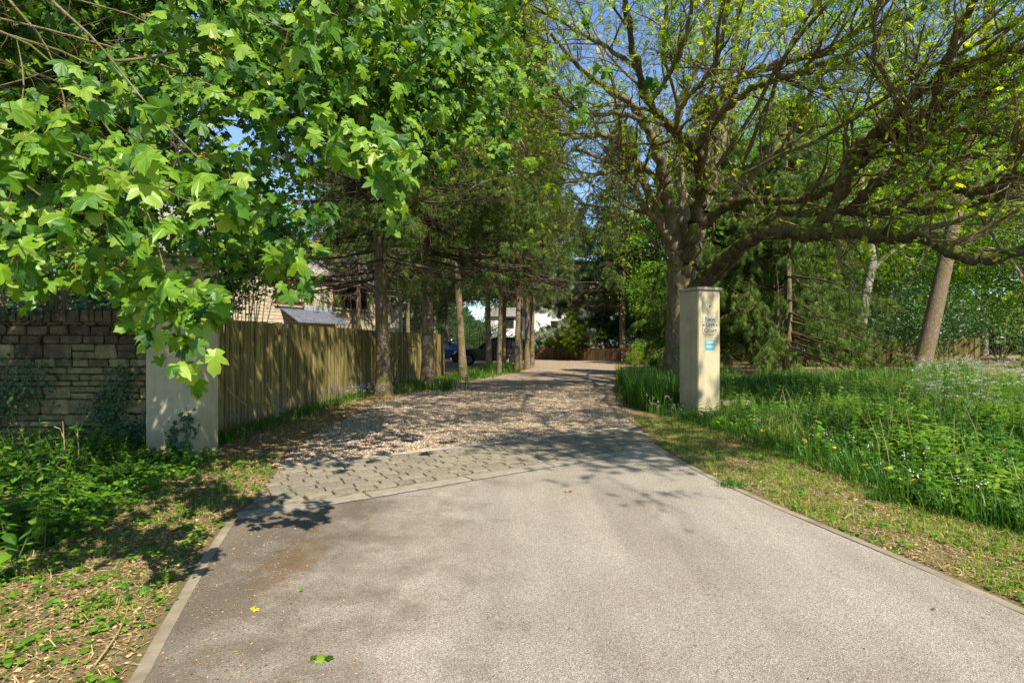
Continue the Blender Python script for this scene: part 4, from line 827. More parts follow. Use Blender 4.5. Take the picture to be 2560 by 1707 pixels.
# ---- 2. the big spreading tree behind the right pier
ash = empty('spreading_tree', (5.25, 18, 0.3), 'big spreading tree with many mossy limbs and sparse yellow green leaves behind the right pier', 'tree')
aO = A(5.25, 18, 0.3)
D0 = 18.0
def LB(pts, w0, w1):   # photograph px + distance; widths in px
    q = np.array([P(*p_) for p_ in pts]); K = max(10, len(pts) * 3); L = resample(np.c_[q, np.linspace(w0, w1, len(pts)) * np.array([p_[2] for p_ in pts]) / F / 2], K)
    return L[:, :3], L[:, 3]
trunkP = [(1690, 960, 18), (1702, 900, 18), (1706, 820, 18), (1705, 740, 18), (1703, 680, 18), (1701, 630, 18)]
limbs_px = [
 ([(1690, 660, 18), (1668, 590, 17.8), (1640, 520, 17.5), (1612, 455, 17), (1587, 395, 16.5), (1546, 346, 16), (1489, 337, 15.5), (1412, 344, 15), (1374, 306, 14.5), (1336, 262, 14)], 26, 9),
 ([(1690, 640, 18), (1672, 525, 17.6), (1664, 468, 17.2), (1651, 410, 16.8), (1636, 353, 16.4), (1609, 296, 16), (1577, 250, 15.5), (1500, 212, 14.8), (1440, 160, 14), (1380, 90, 13)], 38, 9),
 ([(1710, 640, 18.2), (1708, 506, 18.2), (1700, 430, 18.2), (1692, 350, 18.2), (1694, 260, 18), (1735, 190, 18), (1770, 90, 18), (1780, -60, 18)], 28, 10),
 ([(1714, 690, 17.8), (1734, 570, 17.4), (1750, 510, 17.2), (1762, 455, 16.8), (1752, 400, 16.4), (1735, 366, 16), (1700, 335, 15.4), (1655, 308, 14.8), (1622, 260, 14.2), (1600, 180, 13.4), (1580, 100, 12.6), (1555, -40, 11.8)], 38, 13),
 ([(1738, 368, 16), (1770, 322, 15.6), (1806, 277, 15.2), (1844, 238, 14.6), (1913, 208, 14), (1990, 180, 13.2), (2080, 150, 12.4), (2200, 100, 11.5), (2320, 20, 10.6)], 22, 10),
 ([(1692, 340, 15.4), (1695, 269, 15), (1737, 225, 14.5), (1768, 195, 14), (1800, 130, 13.4), (1815, 40, 12.8), (1822, -60, 12)], 15, 9),
 ([(1775, 480, 17), (1790, 399, 17.2), (1806, 334, 17.4), (1818, 288, 17.5), (1826, 220, 17.5), (1842, 100, 17.5), (1852, -40, 17.5)], 30, 14),
 ([(1724, 660, 18.4), (1745, 590, 18.8), (1762, 500, 19), (1772, 420, 19), (1760, 330, 19), (1765, 240, 19)], 32, 14),
 ([(1735, 590, 17.6), (1764, 540, 17.2), (1806, 514, 17), (1856, 479, 16.8), (1870, 441, 16.4), (1906, 414, 16), (1952, 372, 15.6), (1975, 353, 15.4), (2059, 311, 14.8), (2160, 280, 14)], 26, 6),
 ([(1975, 353, 15.4), (1982, 319, 15.4), (2005, 288, 15.2), (2030, 238, 15), (2060, 150, 14.5)], 12, 7),
 ([(1740, 575, 17.6), (1790, 540, 17), (1818, 514, 16.6), (1864, 500, 16), (1921, 496, 15.4), (1978, 506, 14.8), (2036, 491, 14.2), (2093, 464, 13.6), (2151, 414, 13), (2230, 350, 12.4), (2340, 270, 11.6), (2440, 185, 11), (2580, 110, 10)], 22, 16),
 ([(1716, 745, 17.8), (1740, 708, 17.4), (1791, 672, 16.8), (1818, 640, 16.2), (1864, 606, 15.5), (1906, 582, 14.8), (1959, 581, 14.2), (2017, 590, 13.6), (2074, 583, 13), (2131, 577, 12.4), (2234, 594, 11.6), (2311, 591, 11), (2352, 604, 10.6), (2374, 632, 10.4), (2410, 652, 10.2), (2464, 653, 10), (2502, 635, 9.8), (2560, 617, 9.5), (2690, 570, 9)], 34, 27),
 ([(1740, 730, 18), (1785, 705, 17.6), (1825, 652, 17.2), (1870, 606, 16.6), (1906, 560, 16), (1935, 537, 15.4), (2020, 525, 14.6), (2119, 528, 13.6), (2234, 532, 12.6), (2311, 526, 12), (2368, 527, 11.6), (2425, 513, 11.2), (2580, 488, 10.4)], 26, 15),
 ([(2234, 532, 12.6), (2257, 497, 12.2), (2311, 465, 11.8), (2349, 457, 11.5), (2387, 467, 11.2), (2464, 482, 10.8), (2510, 470, 10.5), (2580, 428, 10)], 25, 28),
 ([(2017, 590, 13.6), (2060, 545, 13.4), (2095, 500, 13.2), (2119, 440, 13), (2150, 385, 12.8), (2196, 322, 12.4), (2272, 255, 11.8), (2349, 196, 11.2), (2425, 158, 10.6), (2580, 110, 10)], 26, 27),
 ([(2119, 528, 13.6), (2160, 490, 13), (2210, 440, 12.4), (2253, 413, 12), (2288, 375, 11.6), (2314, 315, 11.2), (2341, 249, 10.8), (2360, 172, 10.4), (2390, 96, 10), (2450, -20, 9.6)], 24, 18),
 ([(2282, 370, 11.7), (2280, 320, 11.4), (2268, 262, 11), (2230, 210, 10.8), (2196, 153, 10.6), (2184, 96, 10.4), (2196, -20, 10)], 14, 10),
 ([(1760, 330, 16), (1813, 215, 15), (1890, 172, 14.2), (2004, 147, 13.4), (2081, 130, 12.8), (2138, 90, 12.2), (2200, 10, 11.5)], 20, 13),
 ([(2090, 500, 13.2), (2131, 355, 13), (2200, 330, 12.6), (2272, 320, 12), (2368, 316, 11.4), (2460, 330, 11), (2580, 310, 10.4)], 20, 17),
 ([(1640, 620, 18), (1600, 560, 17.4), (1557, 548, 16.8), (1500, 520, 16.2), (1430, 500, 15.8)], 9, 5),
 ([(1660, 480, 17.2), (1604, 402, 16.6), (1560, 412, 16), (1500, 436, 15.4), (1451, 446, 15), (1390, 462, 14.6), (1340, 430, 14.2), (1298, 350, 13.8)], 15, 8),
 ([(1675, 600, 17.8), (1640, 555, 17.2), (1605, 506, 16.8), (1577, 450, 16.4), (1538, 407, 16), (1490, 390, 15.6), (1430, 372, 15)], 22, 7),
 ([(1655, 308, 14.8), (1600, 300, 14), (1530, 280, 13.2), (1450, 290, 12.6), (1370, 200, 12), (1300, 130, 11.4)], 14, 7),
 ([(1600, 180, 13.4), (1520, 120, 12.6), (1430, 70, 12), (1340, 20, 11.4)], 12, 7),
 ([(1622, 260, 14.2), (1680, 180, 13), (1720, 90, 12), (1740, -60, 11)], 14, 9),
 ([(2340, 270, 11.6), (2420, 250, 11), (2500, 230, 10.4), (2600, 190, 9.8)], 14, 9),
 ([(2311, 465, 11.8), (2370, 420, 11.6), (2450, 380, 11.2), (2580, 330, 10.6)], 14, 10),
]
g = Geo(); tpth, trd = LB(trunkP, 88, 54); trd = trd * np.interp(np.linspace(0, 1, len(trd)), [0, .12, .3, 1], [1.25, 1.05, 1.0, 1.1])
fl = U(-.04, .04, (1, len(trd))); Lt = resample(np.c_[tpth, trd], 48); g.tubes(Lt[None, :, :3] - aO, Lt[None, :, 3], 28, jit=.07); g.build('trunk', M['bark_ash'], ash, smooth=True)
LP, LR = [], []
for i, (p_, w0, w1) in enumerate(limbs_px):
    L, r_ = LB(p_, w0 * .95, w1 * 1.0); K = len(L); kn = 1 + 0.10 * np.sin(np.arange(K) * 1.7 + i) + U(-.06, .06, K)
    wobl = rng.normal(size=(K, 3)) * 0.03; wobl[0] = 0; L = L + wobl
    g = Geo(); Lf = resample(np.c_[L, r_ * kn], K * 4); kk_ = len(Lf); Lf[1:, :3] += (np.sin(np.arange(1, kk_)[:, None] * A(.9, .7, .8) + i) * Lf[1:, 3:4] * .22); Lf[:, 3] *= 1 + .14 * np.abs(rng.normal(size=kk_)) * (rng.random(kk_) < .3); g.tubes((Lf[:, :3] - aO)[None], Lf[:, 3][None], 12, jit=.10)
    g.build('limb', M['bark_mossy'] if i in (3, 10, 11, 13, 14, 12, 15) else M['bark_ash'], ash, smooth=True)
    Q = resample(np.c_[L, r_], 16); LP.append(Q[:, :3]); LR.append(Q[:, 3])
LP = np.array(LP); LR = np.array(LR)
# overhead limbs reaching towards the road, above the frame
ov = [[(5.6, 17, 6), (5.0, 13, 7.8), (4.4, 9.5, 8.2), (3.9, 6.5, 8.0), (3.6, 4.2, 7.6)], [(5.6, 17, 6), (6.2, 12.5, 8), (6.0, 8.5, 8.5), (5.2, 5, 8.2), (4.6, 2.6, 7.6)], [(6, 16, 6), (8, 11.5, 7), (8.2, 7.5, 7.2), (7.6, 4, 6.8)], [(5.3, 17, 6.5), (3.6, 13, 8.6), (2.6, 10.5, 9.2), (1.9, 8.4, 9.0)], [(6.5, 16, 6.5), (6.5, 11, 9), (4.2, 8, 9.4), (3.0, 5.6, 9.2)]]
OVCL = np.stack([U(.8, 8.5, 110), U(1.6, 13.5, 110), U(7.2, 9.6, 110)], 1)  # unseen leaf clumps overhead, placed and trimmed to dapple gravel and road with shade
OVCL = OVCL[(OVCL[:, 1] < 10.5)]
OVCL = np.r_[OVCL, np.stack([U(3.2, 5.9, 16), U(1.2, 3.4, 16), U(7.4, 8.6, 16)], 1)]
OVCL = OVCL[OVCL[:, 0] - .43 * OVCL[:, 2] > np.interp(OVCL[:, 1] + .72 * OVCL[:, 2], [6.5, 7.5, 8.5, 9.5, 12], [1.1, .2, -.3, -1.6, -3.4])]
OV = np.array([resample(np.array(q, float), 16) for q in ov]); OV[:, 1:] += np.cumsum(rng.normal(size=(len(OV), 15, 3)) * .09, 1); OR = np.ones((len(OV), 1)) * np.linspace(.055, .02, 16)[None]
g = Geo(); g.tubes(OV - aO, OR, 8); g.build('limb', M['bark_ash'], ash, smooth=True)
AP, AR = np.r_[LP, OV], np.r_[LR, OR]
tw = Geo()
C1, R1 = children(AP, AR, 12, (1.2, 3.8), (0.35, 1.0), 9, t=(0.22, 1.0), lift=0.10, wob=0.15, rfac=0.42, rmax=0.045, rend=.3); tw.tubes(C1 - aO, R1, 6)
C2, R2 = children(C1, R1, 8, (0.5, 1.6), (0.35, 0.95), 7, t=(0.15, 1.0), lift=0.05, wob=0.20, rfac=0.55, rmax=0.018, rend=.35); R2 = np.maximum(R2, .004); tw.tubes(C2 - aO, R2, 4)
C3, R3 = children(C2, R2, 4, (0.25, 0.75), (0.4, 1.0), 5, t=(0.2, 1.0), lift=0.05, wob=0.3, rmax=0.008, rend=.5); R3 = np.maximum(R3, .0028); tw.tubes(C3 - aO, R3, 3)
tw.build('twigs', M['twig'], ash, kind='stuff')
lp, lt = along(C3, 4, (0.35, 1.0)); keep = rng.random(len(lp)) < 0.80; lp, lt = lp[keep], lt[keep]; nov = int(len(C3) * 5 / len(AP)); lo, l2 = along(C3[-nov:], 1, (0.1, 1.0)); lq = np.repeat(OVCL, 75, 0); lq = lq + rng.normal(size=lq.shape) * A(.42, .42, .16); lp = np.r_[lp, lo]; lt = np.r_[lt, l2]
px, py = inframe(lp); dn = 0.35 + 0.65 * (np.sin(lp[:, 0] * 1.3 + 2) * np.sin(lp[:, 1] * 1.1) * np.sin(lp[:, 2] * 1.6 + 1) > -0.15); keep = rng.random(len(lp)) < dn; lp, lt = lp[keep], lt[keep]
Yd = nrm(lt * 0.5 + rng.normal(size=lp.shape) * 0.6 + A(0, 0, -.25)); Nn = nrm(A(0, 0, 1) + rng.normal(size=lp.shape) * .4); Xl, Yl, Zl = frames(Yd, Nn)
g = Geo(); g.inst(PIN[0], PIN[1], lp - aO, Xl, Yl, Zl, U(0.07, 0.17, len(lp)))
Xl, Yl, Zl = frames(nrm(rng.normal(size=lq.shape) * A(1, 1, .4)), nrm(A(0, 0, 1) + rng.normal(size=lq.shape) * .35)); g.inst(PIN[0], PIN[1], lq - aO, Xl, Yl, Zl, U(.13, .24, len(lq)))
g.build('foliage', M['ash'], ash, kind='stuff')
print('ash leaves', len(lp), 'twigs', len(C3))

# ---- 3. conifers
def conifer_parts(H, z0, Lmax, nb, ntw, nsp, droop, needle, seed, deadz=1.0, hang=0.5, curve=0.3, sprl=0.13, top=0.3):
    """crown geometry about a vertical trunk: branches, hanging twigs, needle sprays"""
    n = nb; z = z0 + (H - z0) * (np.arange(n) + rng.random(n)) / n; a = U(0, 2 * np.pi, n)
    L = Lmax * (1 - (z - z0) / (H - z0)) ** 0.75 * U(0.75, 1.15, n) + top
    K = 7; s_ = np.linspace(0, 1, K); d = np.stack([np.cos(a), np.sin(a)], 1)
    Pt = np.zeros((n, K, 3)); Pt[:, :, :2] = d[:, None, :] * (L[:, None] * s_[None])[:, :, None]
    Pt[:, :, 2] = z[:, None] + L[:, None] * (-droop * s_ + curve * s_ ** 2.2)[None]; Pt += np.cumsum(rng.normal(size=Pt.shape) * .03, 1)
    Rd = (0.018 + 0.008 * L)[:, None] * np.linspace(1, .25, K)[None]
    bk = Geo(); bk.tubes(Pt, Rd, 4)
    C, Rc = children(Pt, Rd, ntw, (0.25, 0.8), (0.5, 1.3), 5, t=(0.18, 1), wob=.15, droop=hang * 0.35, rmax=.008, flat=.6); Rc = np.maximum(Rc, .003); bk.tubes(C, Rc, 3)
    dead = (Pt[:, 0, 2] < z0 + deadz)
    live = ~np.repeat(dead & (rng.random(n) < .75), ntw); C = C[live]
    sp, tg = along(C, nsp, (0.1, 1.0)); Yd = nrm(tg * .6 + rng.normal(size=sp.shape) * .35 + A(0, 0, -hang)); Xl, Yl, Zl = frames(Yd, nrm(A(0, 0, 1) + rng.normal(size=sp.shape) * .7))
    nd = Geo(); nd.inst(needle[0], needle[1], sp, Xl, Yl, Zl, U(sprl * .7, sprl * 1.3, len(sp)))
    return bk, nd
def trunk_mesh(H, r0, lean, mat, wob=0.05, n=12, flare=1.35):
    K = 16; s_ = np.linspace(0, 1, K); p_ = np.zeros((K, 3)); p_[:, 0] = lean[0] * s_ + np.sin(s_ * 5 + r0 * 40) * wob; p_[:, 1] = lean[1] * s_; p_[:, 2] = -0.15 + (H + .15) * s_
    r_ = r0 * (1 - s_ * 0.9) * np.interp(s_, [0, .02, .07, 1], [flare, 1.15, 1, 1]); g = Geo(); g.tubes(p_[None], r_[None], n)
    # snapped-off branch stubs up the stem
    ns = 26; zz = U(0.8, H * 0.6, ns); aa = U(0, 2 * np.pi, ns); b = np.stack([np.interp(zz, p_[:, 2], p_[:, 0]), np.interp(zz, p_[:, 2], p_[:, 1]), zz], 1); d = np.stack([np.cos(aa), np.sin(aa), np.zeros(ns)], 1); rr = np.interp(zz, p_[:, 2], r_)[:, None]
    g.tubes(np.stack([b + d * rr * .8, b + d * (rr + U(.02, .06, (ns, 1)))], 1), np.ones((ns, 2)) * A(.022, .014), 6)
    return g.mesh('trunk', mat, True), p_
spr = []
for k in range(4):
    bk, nd = conifer_parts(13.5, 3.0, 2.6, 120, 16, 13, 0.34, SPR, k, deadz=1.3, hang=1.1, curve=0.2, sprl=0.17)
    spr.append((bk.mesh('branches', M['twig_dead']), nd.mesh('needles', M['spruce'])))
cons = [  # base px, base py, top px at py=400, radius, variant, crown scale, label
 (955, 989, 945, .175, 0, 1.0, 'thickest conifer trunk, nearest of the row and standing against the tall fence'),
 (1065, 973, 1070, .175, 1, 1.0, 'second conifer of the row, its trunk covering the far part of the tall fence'),
 (1158, 946, 1122, .14, 2, 1.0, 'conifer leaning left in front of the bonnet of the black car'),
 (1222, 923, 1206, .145, 3, 1.05, 'straight conifer trunk in front of the door of the black car'),
 (1250, 935, 1262, .10, 0, .9, 'slender conifer just right of the straight trunk, leaning right over the car'),
 (1262, 920, 1262, .11, 1, .9, 'thin conifer close behind the slender leaning one by the car'),
 (1293, 931, 1302, .12, 2, .95, 'conifer at the rear of the black car with a forked mossy look'),
 (1303, 921, 1306, .10, 3, .85, 'thin dark conifer squeezed into the tight clump at the drive edge'),
 (1318, 924, 1314, .13, 0, 1.0, 'conifer right in the middle of the tight clump beside the gravel'),
 (1330, 914, 1332, .13, 1, 1.05, 'last conifer of the row where the gravel widens'),
]
for i, (bx, by, tx, r0, v, cs, lab) in enumerate(cons):
    d_ = 1.5 * F / (by - 853.5); b = P(bx, by, d_); t4 = P(tx, 400, d_); zs_ = [1.08, 1.2, 1.35, 1.45, 1.35, 1.45, 1.45, 1.45, 1.45, 1.5][i]; H = 13.5 * zs_ + .3; r0 *= 1.15; ln = (t4[0] - b[0]) / (t4[2]) * H
    root = empty('conifer', (b[0], b[1], 0), lab, 'tree', 'row of conifers left of the gravel drive')
    tm, pth = trunk_mesh(H, r0, (ln, 0), M['bark_spruce']); link('trunk', tm, root)
    z0s = zs_; cs *= 1.3 if i == 0 else 1.14
    for nm, me in (('branches', spr[v][0]), ('needles', spr[v][1])):
        o = link(nm, me, root); o.rotation_euler = (0, math.atan2(ln, H), U(0, 6.28)); o.scale = (cs, cs, z0s); o['kind'] = 'stuff'
# conifers beyond, behind the cars and behind the far fence
more = [(-9.0, 33, .16, 0, 'dark conifer behind the fence, between house and drive'), (-6.2, 36.5, .15, 1, 'dark conifer rising behind the blue car'), (-8.3, 45, .2, 2, 'conifer with bare lower stem at the back of the parking court'), (-5.5, 48, .2, 3, 'conifer further right at the back of the parking court'), (-7.5, 47, .16, 0, 'thin conifer stem seen between blue car and fence'),
        (-12, 41, .2, 1, 'broad conifer touching the corner of the stone house'), (8.4, 43.2, .27, 2, 'tall single conifer with thick trunk just behind the low red brown fence')]
for (x, y, r0, v, lab) in more:
    root = empty('conifer', (x, y, 0), lab, 'tree', 'conifers beyond the gravel drive'); tm, _ = trunk_mesh(18, r0, (U(-.3, .3), 0), M['bark_spruce']); link('trunk', tm, root)
    for nm, me in (('branches', spr[v][0]), ('needles', spr[v][1])):
        o = link(nm, me, root); o.rotation_euler = (0, 0, U(0, 6.28)); o.scale = (1.35, 1.35, 1.35); o['kind'] = 'stuff'
# blue-grey cedar and yew bush behind the low fence
def conifer_tree(name, x, y, z, H, z0, Lm, nb, ntw, nsp, droop, hang, curve, mat, needle, sprl, label, r0=.2, bark='bark_spruce', deadz=0.2, lean=(0, 0), cat='tree'):
    root = empty(name, (x, y, z), label, cat); tm, _ = trunk_mesh(H, r0, lean, M[bark]); link('trunk', tm, root)
    bk, nd = conifer_parts(H, z0, Lm, nb, ntw, nsp, droop, needle, 0, deadz=deadz, hang=hang, curve=curve, sprl=sprl)
    bk.build('branches', M['twig_dark'], root, kind='stuff'); nd.build('needles', mat, root, kind='stuff'); return root
conifer_tree('cedar_tree', 4.8, 47.5, 0, 13, 1.6, 4.2, 100, 26, 12, .15, .5, .1, M['cedar'], SPR, .36, 'silvery blue cedar beyond the low fence in the gap at the centre', r0=.25)
conifer_tree('cedar_tree', 9.6, 50, 0, 12, 2.5, 4.0, 90, 24, 12, .15, .5, .1, M['cedar'], SPR, .36, 'second grey cedar behind the single tall conifer', r0=.25)
conifer_tree('yew_bush', 5.2, 45.6, 0, 3.6, 0.2, 2.1, 110, 14, 10, -.5, .15, .1, M['yew'], SPR, .2, 'loose yellow green yew bush behind the low fence', r0=.08, deadz=0, cat='shrub')
# weeping cypress right of the pier
for (x, y, H, z0, Lm, lab, mt) in ((10.4, 21.5, 10.5, 0.9, 3.4, 'weeping cypress with hanging bright green fronds between pier and leaning trunk', 'weep'), (8.0, 22.6, 11, 1.2, 3.0, 'darker weeping cypress directly right of the name plate pier', 'weep'), (12.4, 25, 12, 2.5, 3.6, 'taller weeping cypress rising behind the hanging fronds', 'weep')):
    conifer_tree('cypress_tree', x, y, .3, H, z0, Lm, 130, 20, 11, .32, 1.3, -.05, M[mt], FRD, .24, lab, r0=.16)
for (x, y, lab) in ((9.9, 21.1, 'reddish bare stem at the left of the cypress'), (10.15, 21.9, 'second reddish stem close by the first under the cypress')):
    root = empty('bare_stem', (x, y, .25), lab, 'tree'); tm, _ = trunk_mesh(4.5, .11, (U(-.3, .2), 0), M['bark_spruce']); link('trunk', tm, root)

# ---- 4. broadleaf trees and shrubs in the background
def crown(n, rx, rz, cz, size, clumps, lt=ovate, hollow=0.35, up=0.55):
    cc = nrm(rng.normal(size=(clumps, 3))) * (hollow + (1 - hollow) * rng.random((clumps, 1)) ** .5) * A(rx, rx, rz) + A(0, 0, cz)
    k = rng.integers(0, clumps, n); sgm = U(.10, .26, clumps)[:, None] * rx
    T = cc[k] + rng.normal(size=(n, 3)) * sgm[k] * A(1, 1, .55)
    Yd = nrm(rng.normal(size=T.shape) * A(1, 1, .4) + A(0, 0, -.35)); Nn = nrm(A(0, -.1, up) + rng.normal(size=T.shape) * .4); Xl, Yl, Zl = frames(Yd, Nn)
    g = Geo(); g.inst(lt[0], lt[1], T, Xl, Yl, Zl, U(size * .6, size * 1.3, n)); return g, cc
def tree_skeleton(cz, cc, r0, lean=(0, 0)):
    g = Geo(); top = A(lean[0], lean[1], cz * 1.05); K = 8; s_ = np.linspace(0, 1, K)[:, None]
    tp = top * s_ + A(0, 0, -.2) * (1 - s_); g.tubes(tp[None], (r0 * (1 - .75 * s_[:, 0]))[None], 10)
    sel = cc[rng.permutation(len(cc))[:min(26, len(cc))]]; st = top * U(.35, .9, (len(sel), 1)); mid = (st + sel) / 2 + rng.normal(size=sel.shape) * .15 + A(0, 0, .25)
    Pt = np.stack([st, st * .5 + mid * .5, mid, sel], 1); g.tubes(Pt, np.ones((len(sel), 4)) * A(.34, .26, .18, .06) * r0 * .8, 5); return g
variants = []
for k in range(4):
    n_ = 11000; g, cc = crown(n_, 3.6, 3.6, 7.2, .21, 70, diam); variants.append((g, tree_skeleton(7.2, cc, .22)))
vm = [(a.mesh('foliage', M['broad']), a, b.mesh('trunk', M['bark_pale'], True)) for a, b in variants]
vm2 = [a.mesh('foliage', M['broad2']) for a, b in variants]
vm3 = [a.mesh('foliage', M['dark']) for a, b in variants]
fine = []
for k in range(2):
    g_, cc_ = crown(26000, 3.4, 4.0, 6.6, .125, 120, diam); fine.append((g_.mesh('foliage', M['broad2']), g_.mesh('foliage', M['broad']), tree_skeleton(6.6, cc_, .16).mesh('trunk', M['bark_pale'], True)))
for (x, y, s, k, pal, lab) in ((17, 40, 1.75, 0, 0, 'towering light green tree right of the weeping cypress'), (25, 43, 1.9, 1, 1, 'towering green tree seen through the mossy limbs at right'), (33, 42, 1.9, 0, 0, 'towering pale green tree at the right edge'), (29, 50, 2.1, 1, 0, 'very tall light tree behind the far right trees'), (21, 52, 2.1, 0, 1, 'very tall green tree in the distance above the cypress'), (39, 47, 2.0, 1, 1, 'very tall green tree beyond the right edge')):
    root = empty('broadleaf_tree', (x, y, 0), lab, 'tree', 'trees closing the background', U(0, 6.28)); root.scale = (s, s, s); link('trunk', fine[k][2], root); o = link('foliage', fine[k][pal], root); o['kind'] = 'stuff'
bgt = [ # x, y, scale, variant, palette, label
 (14, 33, .95, 0, 0, 'mid green tree behind the taller fence, left of the leaning trunk'), (19, 38, 1.1, 1, 1, 'light green tree rising behind the leaning trunk'), (24, 36, 1.0, 2, 0, 'green tree above the square end post of the fence'),
 (28, 31, 1.0, 3, 0, 'leafy green tree at the far right behind the cow parsley'), (22, 46, 1.3, 0, 1, 'pale green taller tree behind the fence row at right'), (30, 42, 1.3, 1, 0, 'tall green tree at the right edge of the background'),
 (15, 47, 1.35, 2, 1, 'yellow green tree behind the weeping cypress'), (9.8, 37, .62, 3, 0, 'green young tree between the drive and the big spreading tree'), (11.5, 44, 1.2, 0, 0, 'leafy tree closing the view left of the pier'),
 (-20, 34, 1.2, 1, 2, 'dark tree beyond the left end of the stone house'), (-13, 13.5, .62, 2, 2, 'dark leafed tree just behind the garden wall'), (-18, 22, .9, 3, 0, 'green tree behind the wall, left of the house'),
 (0, 74, 1.5, 1, 0, 'tall green tree behind the white building'), (-9, 66, 1.5, 2, 2, 'dark tree left of the white building'), (14, 72, 1.6, 3, 2, 'tall dark tree right of the white building'), (38, 36, 1.3, 2, 0, 'big green tree closing the far right'), (35, 55, 1.6, 0, 2, 'dark tall tree in the far right distance'), (24, 60, 1.6, 1, 2, 'dark tree deep behind the fence at right'),
 (-25, 50, 1.6, 2, 0, 'tall tree in the far left distance'), (-16, 60, 1.6, 3, 2, 'dark tall tree behind the stone house')]
for (x, y, s, v, pal, lab) in bgt:
    root = empty('broadleaf_tree', (x, y, 0), lab, 'tree', 'trees closing the background', U(0, 6.28)); root.scale = (s, s, s)
    link('trunk', vm[v][2], root); o = link('foliage', (vm[v][0], vm2[v], vm3[v])[pal], root); o['kind'] = 'stuff'
def shrub(name, x, y, z, n, rx, rz, cz, size, clumps, mat, lab, lt=ovate, stems=True, cat='shrub'):
    root = empty(name, (x, y, z), lab, cat); g, cc = crown(n, rx, rz, cz, size, clumps, lt, hollow=.15); g.build('foliage', mat, root, kind='stuff')
    if stems:
        sel = cc[rng.permutation(len(cc))[:20]]; st = rng.normal(size=sel.shape) * A(.1, .1, 0); Pt = np.stack([st, st * .4 + sel * .6 + rng.normal(size=sel.shape) * .08, sel], 1); g = Geo(); g.tubes(Pt, np.ones((len(sel), 3)) * A(.02, .012, .005), 5); g.build('stems', M['twig'], root)
    return root
shrub('laurel_bush', 3.0, 49.2, 0, 5000, 2.1, 1.1, 1.3, .17, 40, M['broad'], 'glossy dark green bush at the left end of the low fence')
shrub('bush', 8.5, 46.5, 0, 9000, 2.6, 2.2, 2.4, .17, 50, M['dark'], 'dark bush under the cedar behind the low fence')
shrub('bush', 12.3, 42.5, 0, 9000, 2.6, 2.2, 2.4, .16, 50, M['broad'], 'green bush between the conifer trunk and the big tree')
shrub('box_bush', 6.55, 30.0, 0.0, 5000, .62, .40, .62, .05, 30, M['yew'], 'small rounded golden bush at the drive edge behind the irises', diam)
shrub('bush', 7.9, 31.5, 0.0, 6000, 1.2, .8, .9, .10, 40, M['broad'], 'green shrub beside the golden bush at the drive edge')
shrub('bush', 9.4, 27.5, 0.1, 8000, 1.6, 1.4, 1.6, .11, 50, M['broad'], 'tall green shrub in the shade behind the big trunk')
for (x, y, rx, rz, cz, mt, lab) in ((15.5, 30, 2.2, 1.6, 2.0, 'dark', 'dark shrub by the taller fence, left of the leaning trunk'), (21.5, 29.5, 2.6, 2.2, 2.6, 'dark', 'dense dark holly like shrub right of the leaning trunk'), (19.0, 37.5, 3.0, 2.2, 2.6, 'dark', 'dark evergreen mass behind the taller fence'), (33, 31, 4, 2.4, 2.6, 'dark', 'dark tall hedge mass at the right edge of the background'), (36, 46, 6, 4.2, 5, 'broad', 'tall green thicket in the far distance at the right edge'), (-5.6, 60, 4.5, 3.6, 4.6, 'dark', 'tall dark evergreen between the conifers left of the white building'), (30, 35, 4.5, 3.4, 4.2, 'broad', 'tall leafy thicket closing the right edge above the cow parsley'), (25, 38, 4, 3.2, 3.8, 'broad', 'tall green thicket beyond the square end post'), (27, 27, 2.5, 1.6, 1.9, 'broad', 'bright green shrub at the far right beyond the cow parsley'), (13.5, 37, 2.6, 2.2, 2.6, 'broad', 'green thicket behind the cypress stems'), (-8.5, 53, 4, 2.6, 2.8, 'dark', 'dark evergreen bank at the back of the parking court'), (-3.2, 56, 3.0, 1.8, 1.9, 'dark', 'lower dark hedge left of the white building')):
    shrub('shrub', x, y, .2, 9000, rx, rz, cz, .13, 55, M[mt], lab)
shrub('hedge', -9.0, 11.0, 0, 16000, 2.6, 1.3, 2.0, .07, 90, M['dark'], 'twiggy dark hedge showing above the garden wall', SM)
shrub('hawthorn', -5.45, 11.2, 0, 11000, 1.0, .75, 2.95, .055, 60, M['dark'], 'small leafed dark maple shrub hanging over the tall fence by the left pier', SM)
shrub('ivy_thicket', -6.5, 7.9, 0, 22000, 1.0, 2.4, 5.0, .085, 80, M['dark'], 'dark ivy covered mass at the upper left edge', SM)
# leaning trunk and pale forked tree at right
def leaning(px_pts, dist, w0, w1, name, lab, bark, leaf=True, kids=10, lmat='broad', nleaf=3):
    q = [(x, y, dist) for x, y in px_pts]; L, r_ = LB(q, w0, w1); o0 = A(L[0][0], L[0][1], 0); root = empty(name, o0, lab, 'tree'); g = Geo(); g.tubes((L - o0)[None], r_[None], 12); g.build('trunk', M[bark], root, smooth=True)
    C, Rc = children(L[None], r_[None], kids, (1.5, 4), (.7, 1.4), 8, t=(.3, 1), lift=.05, wob=.2, rfac=.3, rmax=.07); C2, R2 = children(C, Rc, 9, (.5, 1.6), (.4, 1.1), 6, wob=.25, rmax=.02); R2 = np.maximum(R2, .006)
    g = Geo(); g.tubes(C - o0, Rc, 6); g.tubes(C2 - o0, R2, 4); g.build('branches', M[bark], root, smooth=True, kind='stuff')
    if leaf:
        sp, tg = along(C2, nleaf * 8, (.2, 1)); Xl, Yl, Zl = frames(nrm(tg + rng.normal(size=sp.shape) * .8), nrm(A(0, 0, 1) + rng.normal(size=sp.shape) * .5)); g = Geo(); g.inst(diam[0], diam[1], sp + rng.normal(size=sp.shape) * .12 - o0, Xl, Yl, Zl, U(.08, .17, len(sp))); g.build('foliage', M[lmat], root, kind='stuff')
